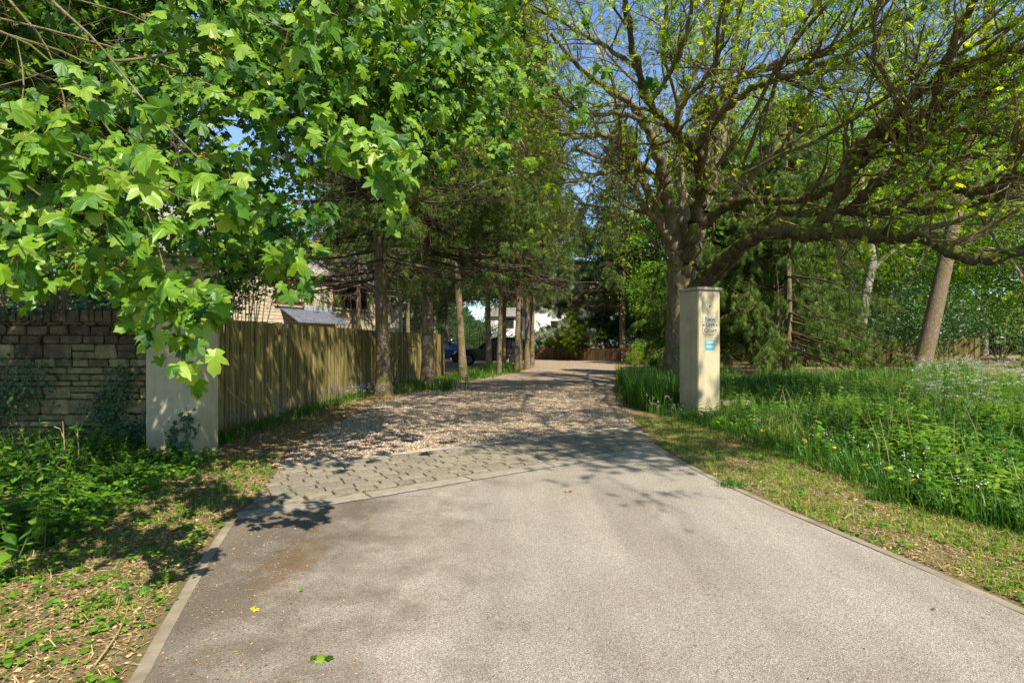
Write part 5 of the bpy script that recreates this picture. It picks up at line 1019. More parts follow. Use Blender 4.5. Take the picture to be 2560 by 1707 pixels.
leaning([(2300, 930), (2318, 860), (2340, 760), (2362, 660), (2378, 590), (2400, 480), (2425, 360), (2445, 250), (2462, 120), (2480, -60)], 25, 42, 20, 'leaning_tree', 'tall bare tree trunk leaning right in front of the taller fence', 'bark_spruce', kids=14)
leaning([(2150, 900), (2152, 830), (2160, 760), (2172, 700), (2185, 660), (2175, 600), (2160, 520), (2150, 420)], 31, 26, 12, 'forked_tree', 'pale forked tree behind the weeping cypress', 'bark_pale', kids=8)
leaning([(2185, 670), (2215, 640), (2260, 610), (2330, 575), (2400, 560)], 31, 13, 5, 'forked_branch_tree', 'pale arching stem springing right from behind the cypress', 'bark_pale', kids=6)
# far woodland mass that closes the horizon
g = Geo(); n_ = 60000; th = U(-1.15, 1.15, n_); rr = U(80, 120, n_); x = np.sin(th) * rr; y = np.cos(th) * rr
hh = 9 + 3 * np.sin(th * 23) + 2 * np.sin(th * 51 + 1); z = hh * rng.random(n_) ** .8
Tt = np.stack([x, y, z], 1); Xl, Yl, Zl = frames(rng.normal(size=Tt.shape), nrm(A(0, -1, 1) + rng.normal(size=Tt.shape) * .6)); g.inst(diam[0], diam[1], Tt, Xl, Yl, Zl, U(.7, 1.6, n_))
tag(g.build('woodland', M['dark']), 'distant green woodland closing the horizon behind the houses', 'woodland', kind='stuff')

# ---- 5. low planting
def ground_z(x, y): return hgt(x, y) - 0.003
def scatter(name, T, Yd, Nn, tmpl, size, mat, parent=None, g=None):
    Xl, Yl, Zl = frames(Yd, Nn); g = g or Geo(); g.inst(tmpl[0], tmpl[1], T, Xl, Yl, Zl, size); return g
def blade_geo(g, x, y, h, w, lean=0.35, K=4, r=None, z=None):
    """curved strap leaves / grass blades as tapering ribbons"""
    n = len(x); a = U(0, 2 * np.pi, n); d = np.stack([np.cos(a), np.sin(a)], 1); sd_ = np.stack([-d[:, 1], d[:, 0]], 1); zb = ground_z(x, y) if z is None else z
    s_ = np.linspace(0, 1, K); ln = np.abs(rng.normal(size=n)) * lean + .05; V = np.zeros((n, K, 2, 3))
    for k in range(K):
        off = d * (ln * h * s_[k] ** 1.8)[:, None]; zc = zb + h * s_[k] * (1 - .35 * np.minimum(ln, 1.5) * s_[k] ** 2); ww = w * (1 - s_[k] ** 2.2) * .5 + .0004
        for j, sg in enumerate((-1, 1)): V[:, k, j, :2] = np.stack([x, y], 1) + off + sg * sd_ * ww[:, None]; V[:, k, j, 2] = zc
    idx = np.arange(n * K * 2).reshape(n, K, 2); q = np.stack([idx[:, :-1, 0], idx[:, :-1, 1], idx[:, 1:, 1], idx[:, 1:, 0]], -1).reshape(-1, 4)
    r = rng.random(n) if r is None else r; g.add(V.reshape(-1, 3), f4=q, r=np.repeat(r, K * 2))
def bed_left(y):  # left boundary of the right-hand bed
    return np.interp(y, [3.2, 4.4, 5.14, 6.5, 8.4, 10, 11.5, 14.5, 18, 22, 31, 41], [4.6, 3.97, 3.62, 3.66, 3.5, 3.3, 3.0, 2.75, 3.35, 4.1, 5.6, 7.8])
def clump(g, name, cx, cy, mat, lab, cat, grp, part='leaves'):
    root = empty(name, (cx, cy, 0), lab, cat, grp); g.v = [v_ - A(cx, cy, 0) for v_ in g.v]; o = g.build(part, mat, root); o['kind'] = 'stuff'; return root
# nettles and mixed herbs in the right bed
def herbs(gl, gs, x, y, h, lsize, pairs=6, tm=ovate, rr=None):
    n = len(x); zb = ground_z(x, y); ln = rng.normal(size=(n, 2)) * .30; top = np.stack([x + ln[:, 0] * h, y + ln[:, 1] * h, zb + h], 1); b = np.stack([x, y, zb], 1)
    gs.tubes(np.stack([b, (b + top) / 2 + rng.normal(size=(n, 3)) * .01, top], 1), np.ones((n, 3)) * A(.004, .003, .0015), 3)
    T, Yd, S = [], [], []
    for k in range(pairs):
        f = .25 + .75 * (k + .5) / pairs; a0 = k * 1.57 + U(0, 6.28, n)
        for sg in (0, np.pi):
            a = a0 + sg + U(-.3, .3, n); T.append(b * (1 - f) + top * f); Yd.append(np.stack([np.cos(a), np.sin(a), U(-.45, .15, n)], 1)); S.append(lsize * (1.15 - .55 * f) * U(.7, 1.2, n))
    T = np.concatenate(T); Yd = nrm(np.concatenate(Yd)); S = np.concatenate(S); Xl, Yl, Zl = frames(Yd, nrm(A(0, 0, 1) + rng.normal(size=T.shape) * .25)); r = None if rr is None else np.tile(rr, pairs * 2)
    gl.inst(tm[0], tm[1], T, Xl, Yl, Zl, S, r)
gl, gs = Geo(), Geo()
n_ = 6400; y = 4.3 + 15 * rng.random(n_) ** 1.3; x = bed_left(y) + .15 + (U(0, 1, n_) ** 1.1) * (y * .62 + 2.5); ok = ~((np.abs(x - 4.0) < .45) & (np.abs(y - 11.4) < .5)); x, y = x[ok], y[ok]
edge = x - bed_left(y); pt = .5 + .5 * np.sin(x * 1.7 + 1) * np.sin(y * 1.3); h = (.16 + .30 * np.clip(edge / 1.3, 0, 1) * (.55 + .6 * pt)) * U(.7, 1.2, len(x))
pc = .5 + .5 * np.sin(x * 2.3 + y * .9) * np.sin(y * 1.9 - x * .6 + 1); tall = rng.random(len(x)) < .16; h = np.where(tall, h * 1.5, h) * (.5 + .6 * pc); herbs(gl, gs, x, y, h, .095 * (.65 + .7 * rng.random(len(x))) * np.interp(y, [4, 9], [1.25, .95]), rr=np.clip(pc * .75 + U(-.2, .35, len(x)), 0, 1))
tag(gl.build('nettle_leaves', M['nettle']), 'dense nettles and mixed green herbs filling the bed right of the pier', 'undergrowth', kind='stuff')
tag(gs.build('nettle_stems', M['stem']), 'thin stems of the nettles in the right bed', 'undergrowth', kind='stuff')
g = Geo(); n_ = 26000; y = 3.6 + 17 * rng.random(n_) ** 1.5; x = bed_left(y) - .1 + np.abs(rng.normal(size=n_)) * (y * .25 + .4); blade_geo(g, x, y, U(.12, .38, n_), U(.004, .011, n_), .6)
tag(g.build('long_grass', M['strap']), 'long arching grass along the front edge of the right bed', 'grass', kind='stuff')
# coarser plants, pale tussocks and dead stems breaking up the bed
gl, gs = Geo(), Geo(); n_ = 90; y = 4.8 + 10 * rng.random(n_) ** 1.3; x = bed_left(y) + .4 + U(0, 1, n_) * (y * .6 + 1.5); herbs(gl, gs, x, y, U(.25, .55, n_), .17, 5, rr=U(.45, 1, n_)); tag(gl.build('dock_leaves', M['nettle']), 'coarser large leaved plants standing above the nettles', 'undergrowth', kind='stuff'); tag(gs.build('dock_stems', M['stem']), 'stems of the coarser plants above the nettles', 'undergrowth', kind='stuff')
g = Geo(); n_ = 260; y = 4.8 + 13 * rng.random(n_); x = bed_left(y) + .2 + U(0, 1, n_) * (y * .6 + 1.5); zb = ground_z(x, y); b_ = np.stack([x, y, zb], 1); tp_ = b_ + np.stack([U(-.2, .2, n_), U(-.2, .2, n_), U(.3, .75, n_)], 1); g.tubes(np.stack([b_, (b_ + tp_) / 2 + rng.normal(size=(n_, 3)) * .03, tp_], 1), np.ones((n_, 3)) * A(.004, .003, .002), 4); tag(g.build('dead_stems', M['dry']), 'pale dead stems leaning among the nettles', 'stems', kind='stuff')
g = Geo(); n_ = 45; cy = 4.6 + 14 * rng.random(n_); cx = bed_left(cy) + .1 + U(0, 1, n_) * (cy * .6 + 1.2); x = np.repeat(cx, 110) + rng.normal(size=n_ * 110) * .10; y = np.repeat(cy, 110) + rng.normal(size=n_ * 110) * .10; blade_geo(g, x, y, U(.25, .55, len(x)), U(.004, .009, len(x)), .8); tag(g.build('tussock_grass', M['grass']), 'pale grass tussocks scattered through the right bed', 'grass', kind='stuff')
# iris clumps left of and behind the pier
for (cx, cy, rx, ry, nn_, hh, lab) in ((3.45, 13.2, .75, 1.6, 1900, .80, 'iris clump with tall strap leaves between gravel and the sign pier'), (3.9, 16.6, .8, 1.6, 1300, .75, 'iris clump further along the gravel edge by the big trunk'), (5.1, 22, .9, 3, 1000, .55, 'iris clump behind the big trunk along the drive'),
        (7.0, 15.5, 1.6, .8, 1200, .5, 'daffodil leaves in the shade just right of the pier'), (10.0, 17.2, 2.0, .8, 1300, .5, 'daffodil leaves below the hanging cypress fronds'), (13.4, 18.6, 1.6, .8, 1000, .5, 'daffodil leaves in front of the leaning trunk'), (17.4, 22.5, 1.0, .8, 700, .62, 'spiky leaf clump right of the leaning trunk base')):
    g = Geo(); a = U(0, 6.28, nn_); r_ = np.sqrt(rng.random(nn_)); x = cx + rx * r_ * np.cos(a); y = cy + ry * r_ * np.sin(a); x = np.maximum(x, bed_left(y) - .08); blade_geo(g, x, y, hh * U(.6, 1.15, nn_), U(.014, .028, nn_), .22, 5); clump(g, 'iris_clump', cx, cy, M['strap'], lab, 'plant', 'strap leaved clumps')
# cow parsley
gs, gl, gf = Geo(), Geo(), Geo(); n_ = 150; y = U(7.5, 20, n_); x = y * U(.70, 1.02, n_); h = U(.5, .85, n_) ; zb = ground_z(x, y); b = np.stack([x, y, zb], 1); top = b + np.stack([U(-.1, .1, n_), U(-.1, .1, n_), h], 1)
gs.tubes(np.stack([b, top], 1), np.ones((n_, 2)) * A(.006, .003), 3)
uc = np.repeat(top, 5, 0) + rng.normal(size=(n_ * 5, 3)) * A(.11, .11, .05); gs.tubes(np.stack([np.repeat(b * .3 + top * .7, 5, 0), uc], 1), np.ones((len(uc), 2)) * A(.002, .0015), 3)
fl_ = np.repeat(uc, 16, 0) + rng.normal(size=(len(uc) * 16, 3)) * A(.026, .026, .006); Xl, Yl, Zl = frames(nrm(rng.normal(size=fl_.shape) * A(1, 1, .1)), A(0, 0, 1) + rng.normal(size=fl_.shape) * .2); gf.inst(diam[0] * A(1.6, 1, 1), diam[1], fl_, Xl, Yl, Zl, U(.010, .018, len(fl_)))
fp = np.repeat(b, 30, 0) + np.stack([rng.normal(size=n_ * 30) * .15, rng.normal(size=n_ * 30) * .15, np.repeat(h, 30) * U(.15, .85, n_ * 30)], 1); Xl, Yl, Zl = frames(nrm(rng.normal(size=fp.shape) * A(1, 1, .4)), A(0, 0, 1) + rng.normal(size=fp.shape) * .4); gl.inst(FRD[0], FRD[1], fp, Xl, Yl, Zl, U(.05, .12, len(fp)))
cp = tag(gl.build('cow_parsley', M['nettle']), 'ferny cow parsley with white flower heads at the right edge', 'wild flowers', kind='stuff'); o = gf.build('flower_heads', M['white_fl'], cp); o['kind'] = 'stuff'; o = gs.build('stems', M['stem'], cp); o['kind'] = 'stuff'
# small white flowers among the grass (wild garlic look) and yellowing leaves
def tufts_fl(name, x, y, h, mat, lab, cat, k=7, s=(.012, .02), sp=.022):
    zb = ground_z(x, y); c_ = np.stack([x, y, zb + h], 1); T = np.repeat(c_, k, 0) + rng.normal(size=(len(x) * k, 3)) * sp; Xl, Yl, Zl = frames(nrm(rng.normal(size=T.shape)), nrm(A(.1, -.5, .8) + rng.normal(size=T.shape) * .4)); g = Geo(); g.inst(diam[0] * A(1.3, 1, 1), diam[1], T, Xl, Yl, Zl, U(s[0], s[1], len(T)))
    f = tag(g.build(name, mat), lab, cat, kind='stuff'); g = Geo(); g.tubes(np.stack([np.stack([x, y, zb], 1), c_], 1), np.ones((len(x), 2)) * A(.0025, .0018), 3); o = g.build('stems', M['stem'], f); o['kind'] = 'stuff'
n_ = 90; y = 4.4 + 11 * rng.random(n_) ** 1.3; x = bed_left(y) + np.abs(rng.normal(size=n_)) * .8; tufts_fl('white_flowers', x, y, U(.18, .36, n_), M['white_fl'], 'small white wild flowers dotted through the right bed', 'wild flowers')
n_ = 60; y = U(11.2, 14, n_); x = U(2.85, 3.5, n_); tufts_fl('white_flowers', x, y, U(.2, .4, n_), M['white_fl'], 'small white flowers at the foot of the irises left of the sign pier', 'wild flowers')
n_ = 13; y = U(5, 9, n_); x = bed_left(y) + np.abs(rng.normal(size=n_)) * .35; T = np.stack([x, y, ground_z(x, y) + U(.08, .22, n_)], 1); g = scatter('', T, rng.normal(size=T.shape), nrm(A(0, -.8, .6) + rng.normal(size=T.shape) * .3), ovate, U(.06, .10, n_), None); tag(g.build('yellow_leaves', M['yellow_lf']), 'yellowed leaves low at the front of the right bed', 'leaves', kind='stuff')
# strip under the fence: strap leaves, bluebells
fx = lambda y: np.interp(y, [7.75, 9.2, 13, 17.2, 21, 24.9, 30], [-4.62, -4.68, -4.55, -4.28, -3.65, -2.95, -2.6])
g = Geo(); n_ = 6500; y = 8.2 + 20 * rng.random(n_) ** 1.3; gx = np.interp(y, GL[:, 1], GL[:, 0]); x = fx(y) + .05 + np.abs(rng.normal(size=n_)) * .28; late = y > 16; x[late] = U(0, 1, late.sum()) ** .6 * (gx[late] - fx(y[late]) - .25) + fx(y[late]); pk_ = np.sin(y * 3.3) * np.sin(y * 7.1 + x * 3) > rng.normal(size=n_) * .5 - .35; blade_geo(g, x[pk_], y[pk_], (U(.06, .24, n_) * np.where(late, 1.2, 1))[pk_], U(.008, .018, pk_.sum()), .9)
tag(g.build('strap_leaf_edging', M['strap']), 'fresh green strap leaves along the foot of the tall fence and conifer row', 'plants', kind='stuff')
n_ = 160; y = U(8.4, 17, n_); x = fx(y) + np.abs(rng.normal(size=n_)) * .3 + .1; tufts_fl('bluebells', x, y, U(.25, .42, n_), M['blue_fl'], 'bluebells in front of the tall fence', 'wild flowers', 9, (.012, .02), .03)
n_ = 90; y = U(14, 22, n_); x = fx(y) + np.abs(rng.normal(size=n_)) * .5 + .2; tufts_fl('white_flowers', x, y, U(.2, .35, n_), M['white_fl'], 'small white flowers around the nearest conifer trunks', 'wild flowers')
for (bx, by, lab) in ((1100, 975, 'strap leaf tuft right of the second conifer trunk'), (1185, 945, 'strap leaf tuft right of the leaning conifer'), (1225, 928, 'strap leaf tuft at the straight conifer by the car'), (1245, 924, 'strap leaf tuft between the slender conifers'), (1275, 925, 'strap leaf tuft before the tight clump of conifers')):
    d_ = 1.5 * F / (by - 853.5); c_ = P(bx, by, d_); g = Geo(); n_ = 260; x = c_[0] + rng.normal(size=n_) * .32; y = c_[1] + rng.normal(size=n_) * .3; blade_geo(g, x, y, U(.25, .55, n_), U(.014, .026, n_), .35, 5); clump(g, 'iris_clump', c_[0], c_[1], M['strap'], lab, 'plant', 'strap leaved clumps')
# lawn between the conifers and the parked cars
poly_sheet('lawn', [(-2.7, 24.9), (-3.0, 33.5), (1.1, 33.4), (.25, 28.3), (-.55, 25.2), (-1.4, 22.8), (-2.6, 20.0), (-3.6, 21.3)], 0.0, M['lawn'])
g = Geo(); n_ = 16000; y = U(19.5, 33.3, n_); x = U(-3.6, 1.2, n_); ok = (x > fx(y)) & (x < np.interp(y, GL[:, 1], GL[:, 0]) - .1); blade_geo(g, x[ok], y[ok], U(.05, .12, ok.sum()), U(.008, .02, ok.sum()), .6, 3); tag(g.build('lawn_grass', M['grass']), 'mown grass between the conifers and the black car', 'grass', kind='stuff')
# left ground cover
gb = lambda y: np.interp(y, [2.6, 3.2, 4.0, 4.9, 5.6, 6.5, 7.1], [-2.9, -3.0, -3.3, -3.62, -3.7, -3.85, -3.95])
gl, gs = Geo(), Geo(); n_ = 2000; y = U(2.6, 7.35, n_); x = gb(y) - np.abs(rng.normal(size=n_)) * 1.5 - .02; e_ = gb(y) - x; h = (.06 + .34 * np.clip(e_ / 1.2, 0, 1)) * U(.5, 1.2, n_) * np.interp(y, [2.6, 4, 7.3], [1.3, 1.0, .85]); pk_ = np.sin(x * 3.1) * np.sin(y * 2.7 + 1) > -.45; herbs(gl, gs, x[pk_], y[pk_], h[pk_], .08 * U(.6, 1.3, pk_.sum()), 4, rr=U(0, .75, pk_.sum()))
n_ = 3600; y = U(4.2, 7.4, n_); x = gb(y) + .25 - np.abs(rng.normal(size=n_)) * 1.6; T = np.stack([x, y, ground_z(x, y) + U(.02, .14, n_)], 1); sct = scatter('', T, nrm(rng.normal(size=T.shape) * A(1, 1, .2)), nrm(A(0, -.1, 1) + rng.normal(size=T.shape) * .35), SM, U(.035, .075, n_), None, g=gl)
tag(gl.build('ground_cover', M['nettle']), 'ivy and nettle ground cover at the foot of the garden wall', 'undergrowth', kind='stuff'); tag(gs.build('ground_cover_stems', M['stem']), 'thin stems in the ground cover by the garden wall', 'undergrowth', kind='stuff')
# tall honesty plants at far left and bare stems
for (px_, py_, d_, hh, lab) in ((215 * .38, 1210, 5.2, .95, 'tall leafy plant with pale flower head before the garden wall'), (25, 1420, 3.6, .75, 'bright green leafy plant at the lower left edge'), (95, 1330, 4.1, .62, 'lower leafy plant right of the one at the left edge'), (0, 1300, 4.3, .9, 'leafy stem cut by the left edge of the picture')):
    c_ = P(px_, 853.5 + 1.5 * F / d_, d_); root = empty('leafy_plant', (c_[0], c_[1], 0), lab, 'plant'); gl, gs = Geo(), Geo(); k = 4; x = rng.normal(size=k) * .07; y = rng.normal(size=k) * .07
    herbs(gl, gs, x + c_[0], y + c_[1], U(.7, 1.0, k) * hh, .13, 7)
    for G_ in (gl, gs): G_.v = [v_ - A(c_[0], c_[1], 0) for v_ in G_.v]
    gl.build('leaves', M['nettle'], root, kind='stuff'); gs.build('stem', M['stem'], root)
for (px_, y0, y1, d_, lab) in ((157, 1250, 1052, 6.0, 'forked dry pale stem standing left before the garden wall'), (192, 1220, 1052, 6.1, 'thin dry stem standing right before the garden wall')):
    a_, b_ = P(px_ - 4, y0, d_), P(px_, y1, d_); a_[2] = 0; g = Geo(); m_ = (a_ + b_) / 2 + A(.03, 0, 0); g.tubes(np.array([[a_, m_, b_]]), np.ones((1, 3)) * A(.009, .007, .004), 6); g.tubes(np.array([[m_ + A(0, 0, .12), m_ + A(-.05, 0, .25), b_ + A(-.09, 0, -.06)]]), np.ones((1, 3)) * .004, 5); tag(g.build('dry_stem', M['dry'], smooth=True), lab, 'plant')
# ivy on the garden wall and up the pier
def ivy(x0, z0, x1, z1, n, spx, y, lab, parent=None, s=(.03, .06)):
    t_ = rng.random(n); x = x0 + (x1 - x0) * t_ + rng.normal(size=n) * spx; z = z0 + (z1 - z0) * t_ + rng.normal(size=n) * spx * .8; T = np.stack([x, np.full(n, y) - U(.0, .09, n), np.maximum(z, .02)], 1)
    g = scatter('', T, nrm(rng.normal(size=T.shape) * A(1, .2, 1) + A(0, -.1, -.5)), nrm(A(0, -1, .35) + rng.normal(size=T.shape) * .35), SM, U(s[0], s[1], n), None)
    k = 5; xs_ = np.linspace(x0, x1, 6); zs_ = np.linspace(z0, z1, 6); Pt = np.stack([np.stack([xs_ + rng.normal(size=6) * spx * .4, np.full(6, y + .0), np.maximum(zs_ + rng.normal(size=6) * .04, .0)], 1) for _ in range(k)]); g.tubes(Pt, np.full((k, 6), .003), 3)
    tag(g.build('ivy', M['dark']), lab, 'ivy', 'ivy trails')
ivy(-4.62, .05, -5.35, .55, 420, .13, 7.46, 'ivy trail rising left along the wall from the left pier foot'); ivy(-5.4, .45, -5.05, 1.1, 420, .13, 7.46, 'round ivy patch in the middle of the garden wall'); ivy(-4.72, .2, -4.70, .85, 150, .05, 7.46, 'thin ivy strand on the wall tight against the left pier')
ivy(-7.2, .3, -6.2, 1.1, 1100, .26, 7.40, 'loose leafy trail across the lower left of the garden wall'); ivy(-7.6, 1.9, -6.0, 1.95, 260, .10, 7.40, 'straggling ivy over the wall coping at left')
ivy(-4.25, .0, -4.27, .45, 110, .035, CL[1] - .01, 'dark ivy strand climbing the front of the left pier', s=(.025, .05)); ivy(-4.13, .0, -4.08, .62, 60, .06, CL[1] - .015, 'lighter leafy ivy climbing near the corner of the left pier', s=(.045, .075))
n_ = 160; t_ = rng.random(n_) ** 1.5; pu = .30 + .12 * t_ + rng.normal(size=n_) * .05; T = np.array([on_face(min(u_, .5), .05 + .85 * q_, .02 + .05 * rng.random()) for u_, q_ in zip(pu, t_)]) ; g = scatter('', T, nrm(rng.normal(size=T.shape) + A(0, 0, .2)), nrm(A(.3, -1, .3) + rng.normal(size=T.shape) * .4), diam, U(.03, .07, n_), None); tag(g.build('climber', M['broad']), 'wispy green climber on the lower right of the sign pier', 'plant')
# verges: sparse grass, litter, weeds
gg, gd, gi, gw_ = Geo(), Geo(), Geo(), Geo()
def verge_pts(n, side):
    if side > 0: y = 2.6 + 8.5 * rng.random(n) ** 1.3; a_ = np.interp(y, RR_[:, 1], RR_[:, 0]) + .08; a_ = np.where(y > 8, np.interp(y, [8, 9.97, 12], [2.14, 2.3, 2.5]), a_); b_ = bed_left(y) + .1; x = a_ + (b_ - a_) * U(0, 1, n)
    else:
        y = 1.8 + 5.6 * rng.random(n) ** 1.1; b_ = np.interp(y, [0, 1, 2.5, 3.63, 4.74, 5.6, 6.2, 6.8, 7.4], [-1.2, -1.36, -1.72, -2.1, -2.42, -2.5, -2.62, -2.9, -3.1]); x = b_ - U(0, 1, n) * (b_ - gb(y) + .4)
    return x, y
for side, nb_ in ((1, 34000), (-1, 9000)):
    x, y = verge_pts(nb_, side); pn = np.sin(x * 4.1 + y * 1.3) * np.sin(y * 3.1 - x * 1.7) + .5 * np.sin(x * 9 + 2) * np.sin(y * 8); ok = pn + rng.normal(size=len(x)) * .4 > (-0.15 if side > 0 else .45); x, y = x[ok], y[ok]; blade_geo(gg, x, y, U(.02, .07, len(x)), U(.003, .006, len(x)), .8, 3)
    x, y = verge_pts(15000 if side > 0 else 12000, side); n_ = len(x); T = np.stack([x, y, ground_z(x, y) + U(.004, .02, n_)], 1); fl2 = (np.array([(-.04, 0, 0), (.04, 0, 0), (.03, 1, .05), (-.03, 1, .05)], float), np.array([(0, 1, 2), (0, 2, 3)])); Xl, Yl, Zl = frames(nrm(rng.normal(size=T.shape) * A(1, 1, .18)), A(0, 0, 1) + rng.normal(size=T.shape) * .2); gd.inst(fl2[0], fl2[1], T, Xl, Yl, Zl, U(.015, .055, n_))
    x, y = verge_pts(11000, side); n_ = len(x); T = np.stack([x, y, ground_z(x, y) + U(.003, .015, n_)], 1); Xl, Yl, Zl = frames(nrm(rng.normal(size=T.shape) * A(1, 1, .15)), A(0, 0, 1) + rng.normal(size=T.shape) * .35); gi.inst(ovate[0], ovate[1], T, Xl, Yl, Zl, U(.008, .036, n_) , rng.random(n_) ** 1.3)
    x, y = verge_pts(620 if side < 0 else 420, side); k = 6; x = np.repeat(x, k) + rng.normal(size=len(x) * k) * .035; y = np.repeat(y, k) + rng.normal(size=len(y) * k) * .035; n_ = len(x); T = np.stack([x, y, ground_z(x, y) + U(.012, .045, n_)], 1); Xl, Yl, Zl = frames(nrm(rng.normal(size=T.shape) * A(1, 1, .15)), A(0, 0, 1) + rng.normal(size=T.shape) * .3); gw_.inst(ovate[0] * A(1.5, 1, 1), ovate[1], T, Xl, Yl, Zl, U(.02, .05, n_), U(.3, 1, n_))
tag(gg.build('verge_grass', M['grass']), 'short patchy grass of both verges beside the asphalt', 'grass', kind='stuff')
tag(gd.build('dry_grass', M['dry']), 'dry straw coloured grass and needles lying on the verges', 'litter', kind='stuff')
n_ = 9000; y = 6.9 + 11 * rng.random(n_) ** 1.2; xa_ = fx(y) + .35; xb_ = np.interp(y, GL[:, 1], GL[:, 0]) + .25; x = xa_ + (xb_ - xa_) * U(0, 1, n_); ok = np.interp(x, KT[:, 0], KT[:, 1], left=0) < y; x, y = x[ok], y[ok]; n_ = len(x); T = np.stack([x, y, ground_z(x, y) + U(.004, .018, n_)], 1); Xl, Yl, Zl = frames(nrm(rng.normal(size=T.shape) * A(1, 1, .15)), A(0, 0, 1) + rng.normal(size=T.shape) * .3); gi.inst(ovate[0], ovate[1], T, Xl, Yl, Zl, U(.012, .045, n_))
tag(gi.build('leaf_litter', M['litter']), 'brown dead leaf litter scattered on the verges', 'litter', kind='stuff')
tag(gw_.build('low_weeds', M['nettle']), 'small ground hugging green weeds on the verges', 'weeds', kind='stuff')
for (px_, py_, lab, n_, hh) in ((2200, 1250, 'small bright grass tuft near the middle of the right verge', 240, .10), (1830, 1215, 'grass tuft on the right verge near the pier', 160, .08), (725, 1235, 'tiny weed growing at the left end of the cobbles', 40, .05), (560, 1225, 'low weed patch left of the cobbles', 60, .09), (1990, 1150, 'grass tuft by the front edge of the right bed', 120, .14)):
    d_ = 1.5 * F / (py_ - 853.5); c_ = P(px_, py_, d_); g = Geo(); x = c_[0] + rng.normal(size=n_) * .08; y = c_[1] + rng.normal(size=n_) * .06; blade_geo(g, x, y, hh * U(.6, 1.3, n_), U(.004, .007, n_), .6, 4, z=np.zeros(n_)); clump(g, 'grass_tuft', c_[0], c_[1], M['strap'], lab, 'grass tuft', 'grass tufts')
# crumbs of litter along the asphalt's left side and in the cobble joints
gi = Geo(); n_ = 2600; y = 2.2 + 3.6 * rng.random(n_); xl_ = np.interp(y, LL_[:, 1], LL_[:, 0]); x = xl_ + np.abs(rng.normal(size=n_)) * .55; ky = np.interp(x, KB[:, 0], KB[:, 1]); ok = y < ky - .03; x, y = x[ok], y[ok]; T = np.stack([x, y, np.full(len(x), .006)], 1); Xl, Yl, Zl = frames(nrm(rng.normal(size=T.shape) * A(1, 1, .1)), A(0, 0, 1) + rng.normal(size=T.shape) * .2); gi.inst(diam[0], diam[1], T, Xl, Yl, Zl, U(.006, .016, len(x)))
uu, vv_ = U(0, 1, 1500), v0 + (v1 - v0) * rng.integers(0, 9, 1500) / 8 + rng.normal(size=1500) * .004; T = np.array([[*apron_pt(a_, b_), .017] for a_, b_ in zip(uu, vv_)]); Xl, Yl, Zl = frames(nrm(rng.normal(size=T.shape) * A(1, 1, .1)), A(0, 0, 1) + rng.normal(size=T.shape) * .2); gi.inst(diam[0], diam[1], T, Xl, Yl, Zl, U(.008, .02, len(T)))
n_ = 260; y = 2.3 + 6 * rng.random(n_); x = U(-1.8, 2.7, n_); ok = (y < np.interp(x, KB[:, 0], KB[:, 1])) & (x > np.interp(y, LL_[:, 1], LL_[:, 0])) & (x < np.interp(y, RR_[:, 1], RR_[:, 0])); x, y = x[ok], y[ok]; T = np.stack([x, y, np.full(len(x), .006)], 1); Xl, Yl, Zl = frames(nrm(rng.normal(size=T.shape) * A(1, 1, .1)), A(0, 0, 1) + rng.normal(size=T.shape) * .2); gi.inst(diam[0], diam[1], T, Xl, Yl, Zl, U(.008, .02, len(x)), U(0, .4, len(x)))
tag(gi.build('litter_crumbs', M['litter']), 'fine brown crumbs of litter on the asphalt edge and in the cobble joints', 'litter', kind='stuff')
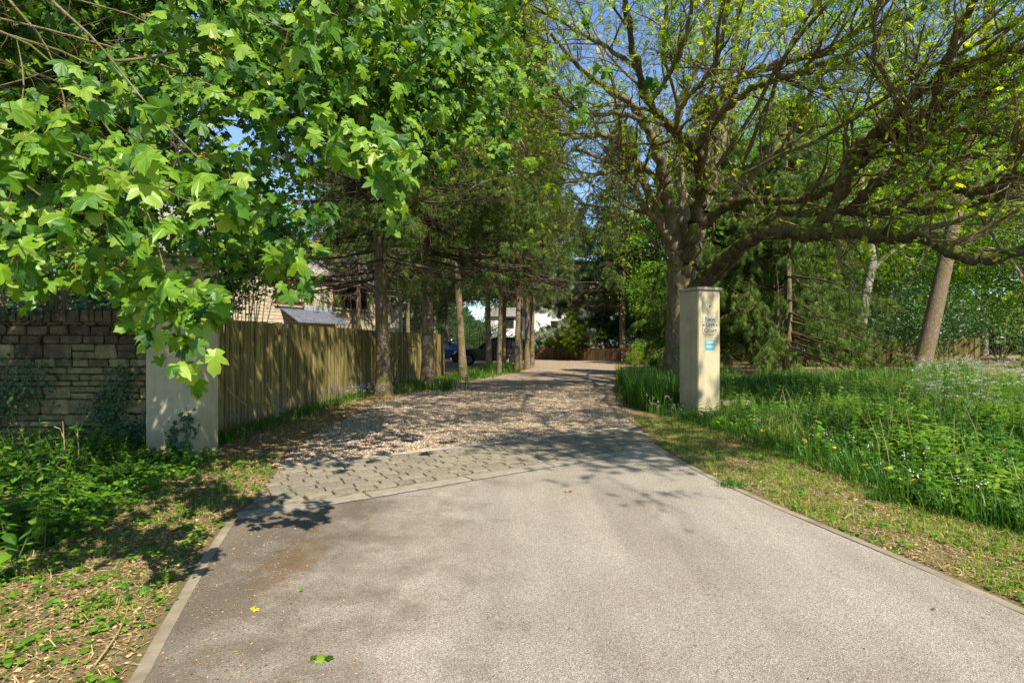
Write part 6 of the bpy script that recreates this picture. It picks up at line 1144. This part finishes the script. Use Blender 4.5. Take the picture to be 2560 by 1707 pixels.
def one_leaf(px_, py_, s, mat, name, lab, tm=SM, z=.012, n=1):
    d_ = 1.5 * F / (py_ - 853.5); c_ = P(px_, py_, d_); T = np.tile(A(c_[0], c_[1], z), (n, 1)) + rng.normal(size=(n, 3)) * A(.02, .015, .002) * (n > 1); g = scatter('', T, nrm(rng.normal(size=T.shape) * A(1, 1, .1)), nrm(A(0, -.2, 1) + rng.normal(size=T.shape) * .15), tm, np.full(n, s), None); clump(g, name, c_[0], c_[1], mat, lab, 'fallen leaf', 'fallen leaves on the asphalt', 'leaf_blades') if n > 1 else tag(g.build(name, mat), lab, 'fallen leaf', 'fallen leaves on the asphalt')
one_leaf(641, 1521, .045, M['yellow_lf'], 'fallen_leaf', 'small yellow fallen leaf on the left part of the asphalt', n=2)
one_leaf(797, 1652, .05, M['broad'], 'fallen_leaf', 'green sprig of fallen leaves near the bottom of the asphalt', n=4)
one_leaf(1421, 1231, .035, mat_plain('red_leaf', (.12, .02, .02)), 'fallen_leaf', 'dark red fallen leaf at the middle of the asphalt', n=2)
one_leaf(2339, 1527, .025, M['litter'], 'fallen_leaf', 'brown dry leaf on the right part of the asphalt')
one_leaf(755, 1481, .03, M['broad'], 'fallen_leaf', 'tiny green leaf above the yellow one on the asphalt')
one_leaf(923, 1299, .03, M['broad'], 'fallen_leaf', 'tiny green leaf just below the cobbles on the asphalt')
one_leaf(906, 1234, .05, M['broad'], 'fallen_leaf', 'green leaf lying on the cobbles at their kerb', z=.03)
def stick(a_, b_, r, lab):
    A_, B_ = [P(x, y, 1.5 * F / (y - 853.5)) for x, y in (a_, b_)]; m_ = (A_ + B_) / 2 + A(.03, .02, .015); L = resample(np.array([A_ + A(0, 0, .02), m_ + A(0, 0, .02), B_ + A(0, 0, .02)]), 7); g = Geo(); g.tubes(L[None], np.linspace(r, r * .5, 7)[None], 5); tag(g.build('stick', M['dry'], smooth=True), lab, 'stick')
stick((235, 1675), (320, 1528), .005, 'thin dry stick lying on the lower left verge'); stick((2110, 1302), (2130, 1290), .006, 'short pale stick on the right verge')
# stone slab edging right of the pier
g = Geo(); c_ = P(1850, 990, 12.2); g.box((c_[0] - .15, c_[1], .20), (.34, .16, .05)); tag(g.build('stone_slab', M['cap']), 'flat stone coping slab in the plants right of the sign pier', 'stone slab')
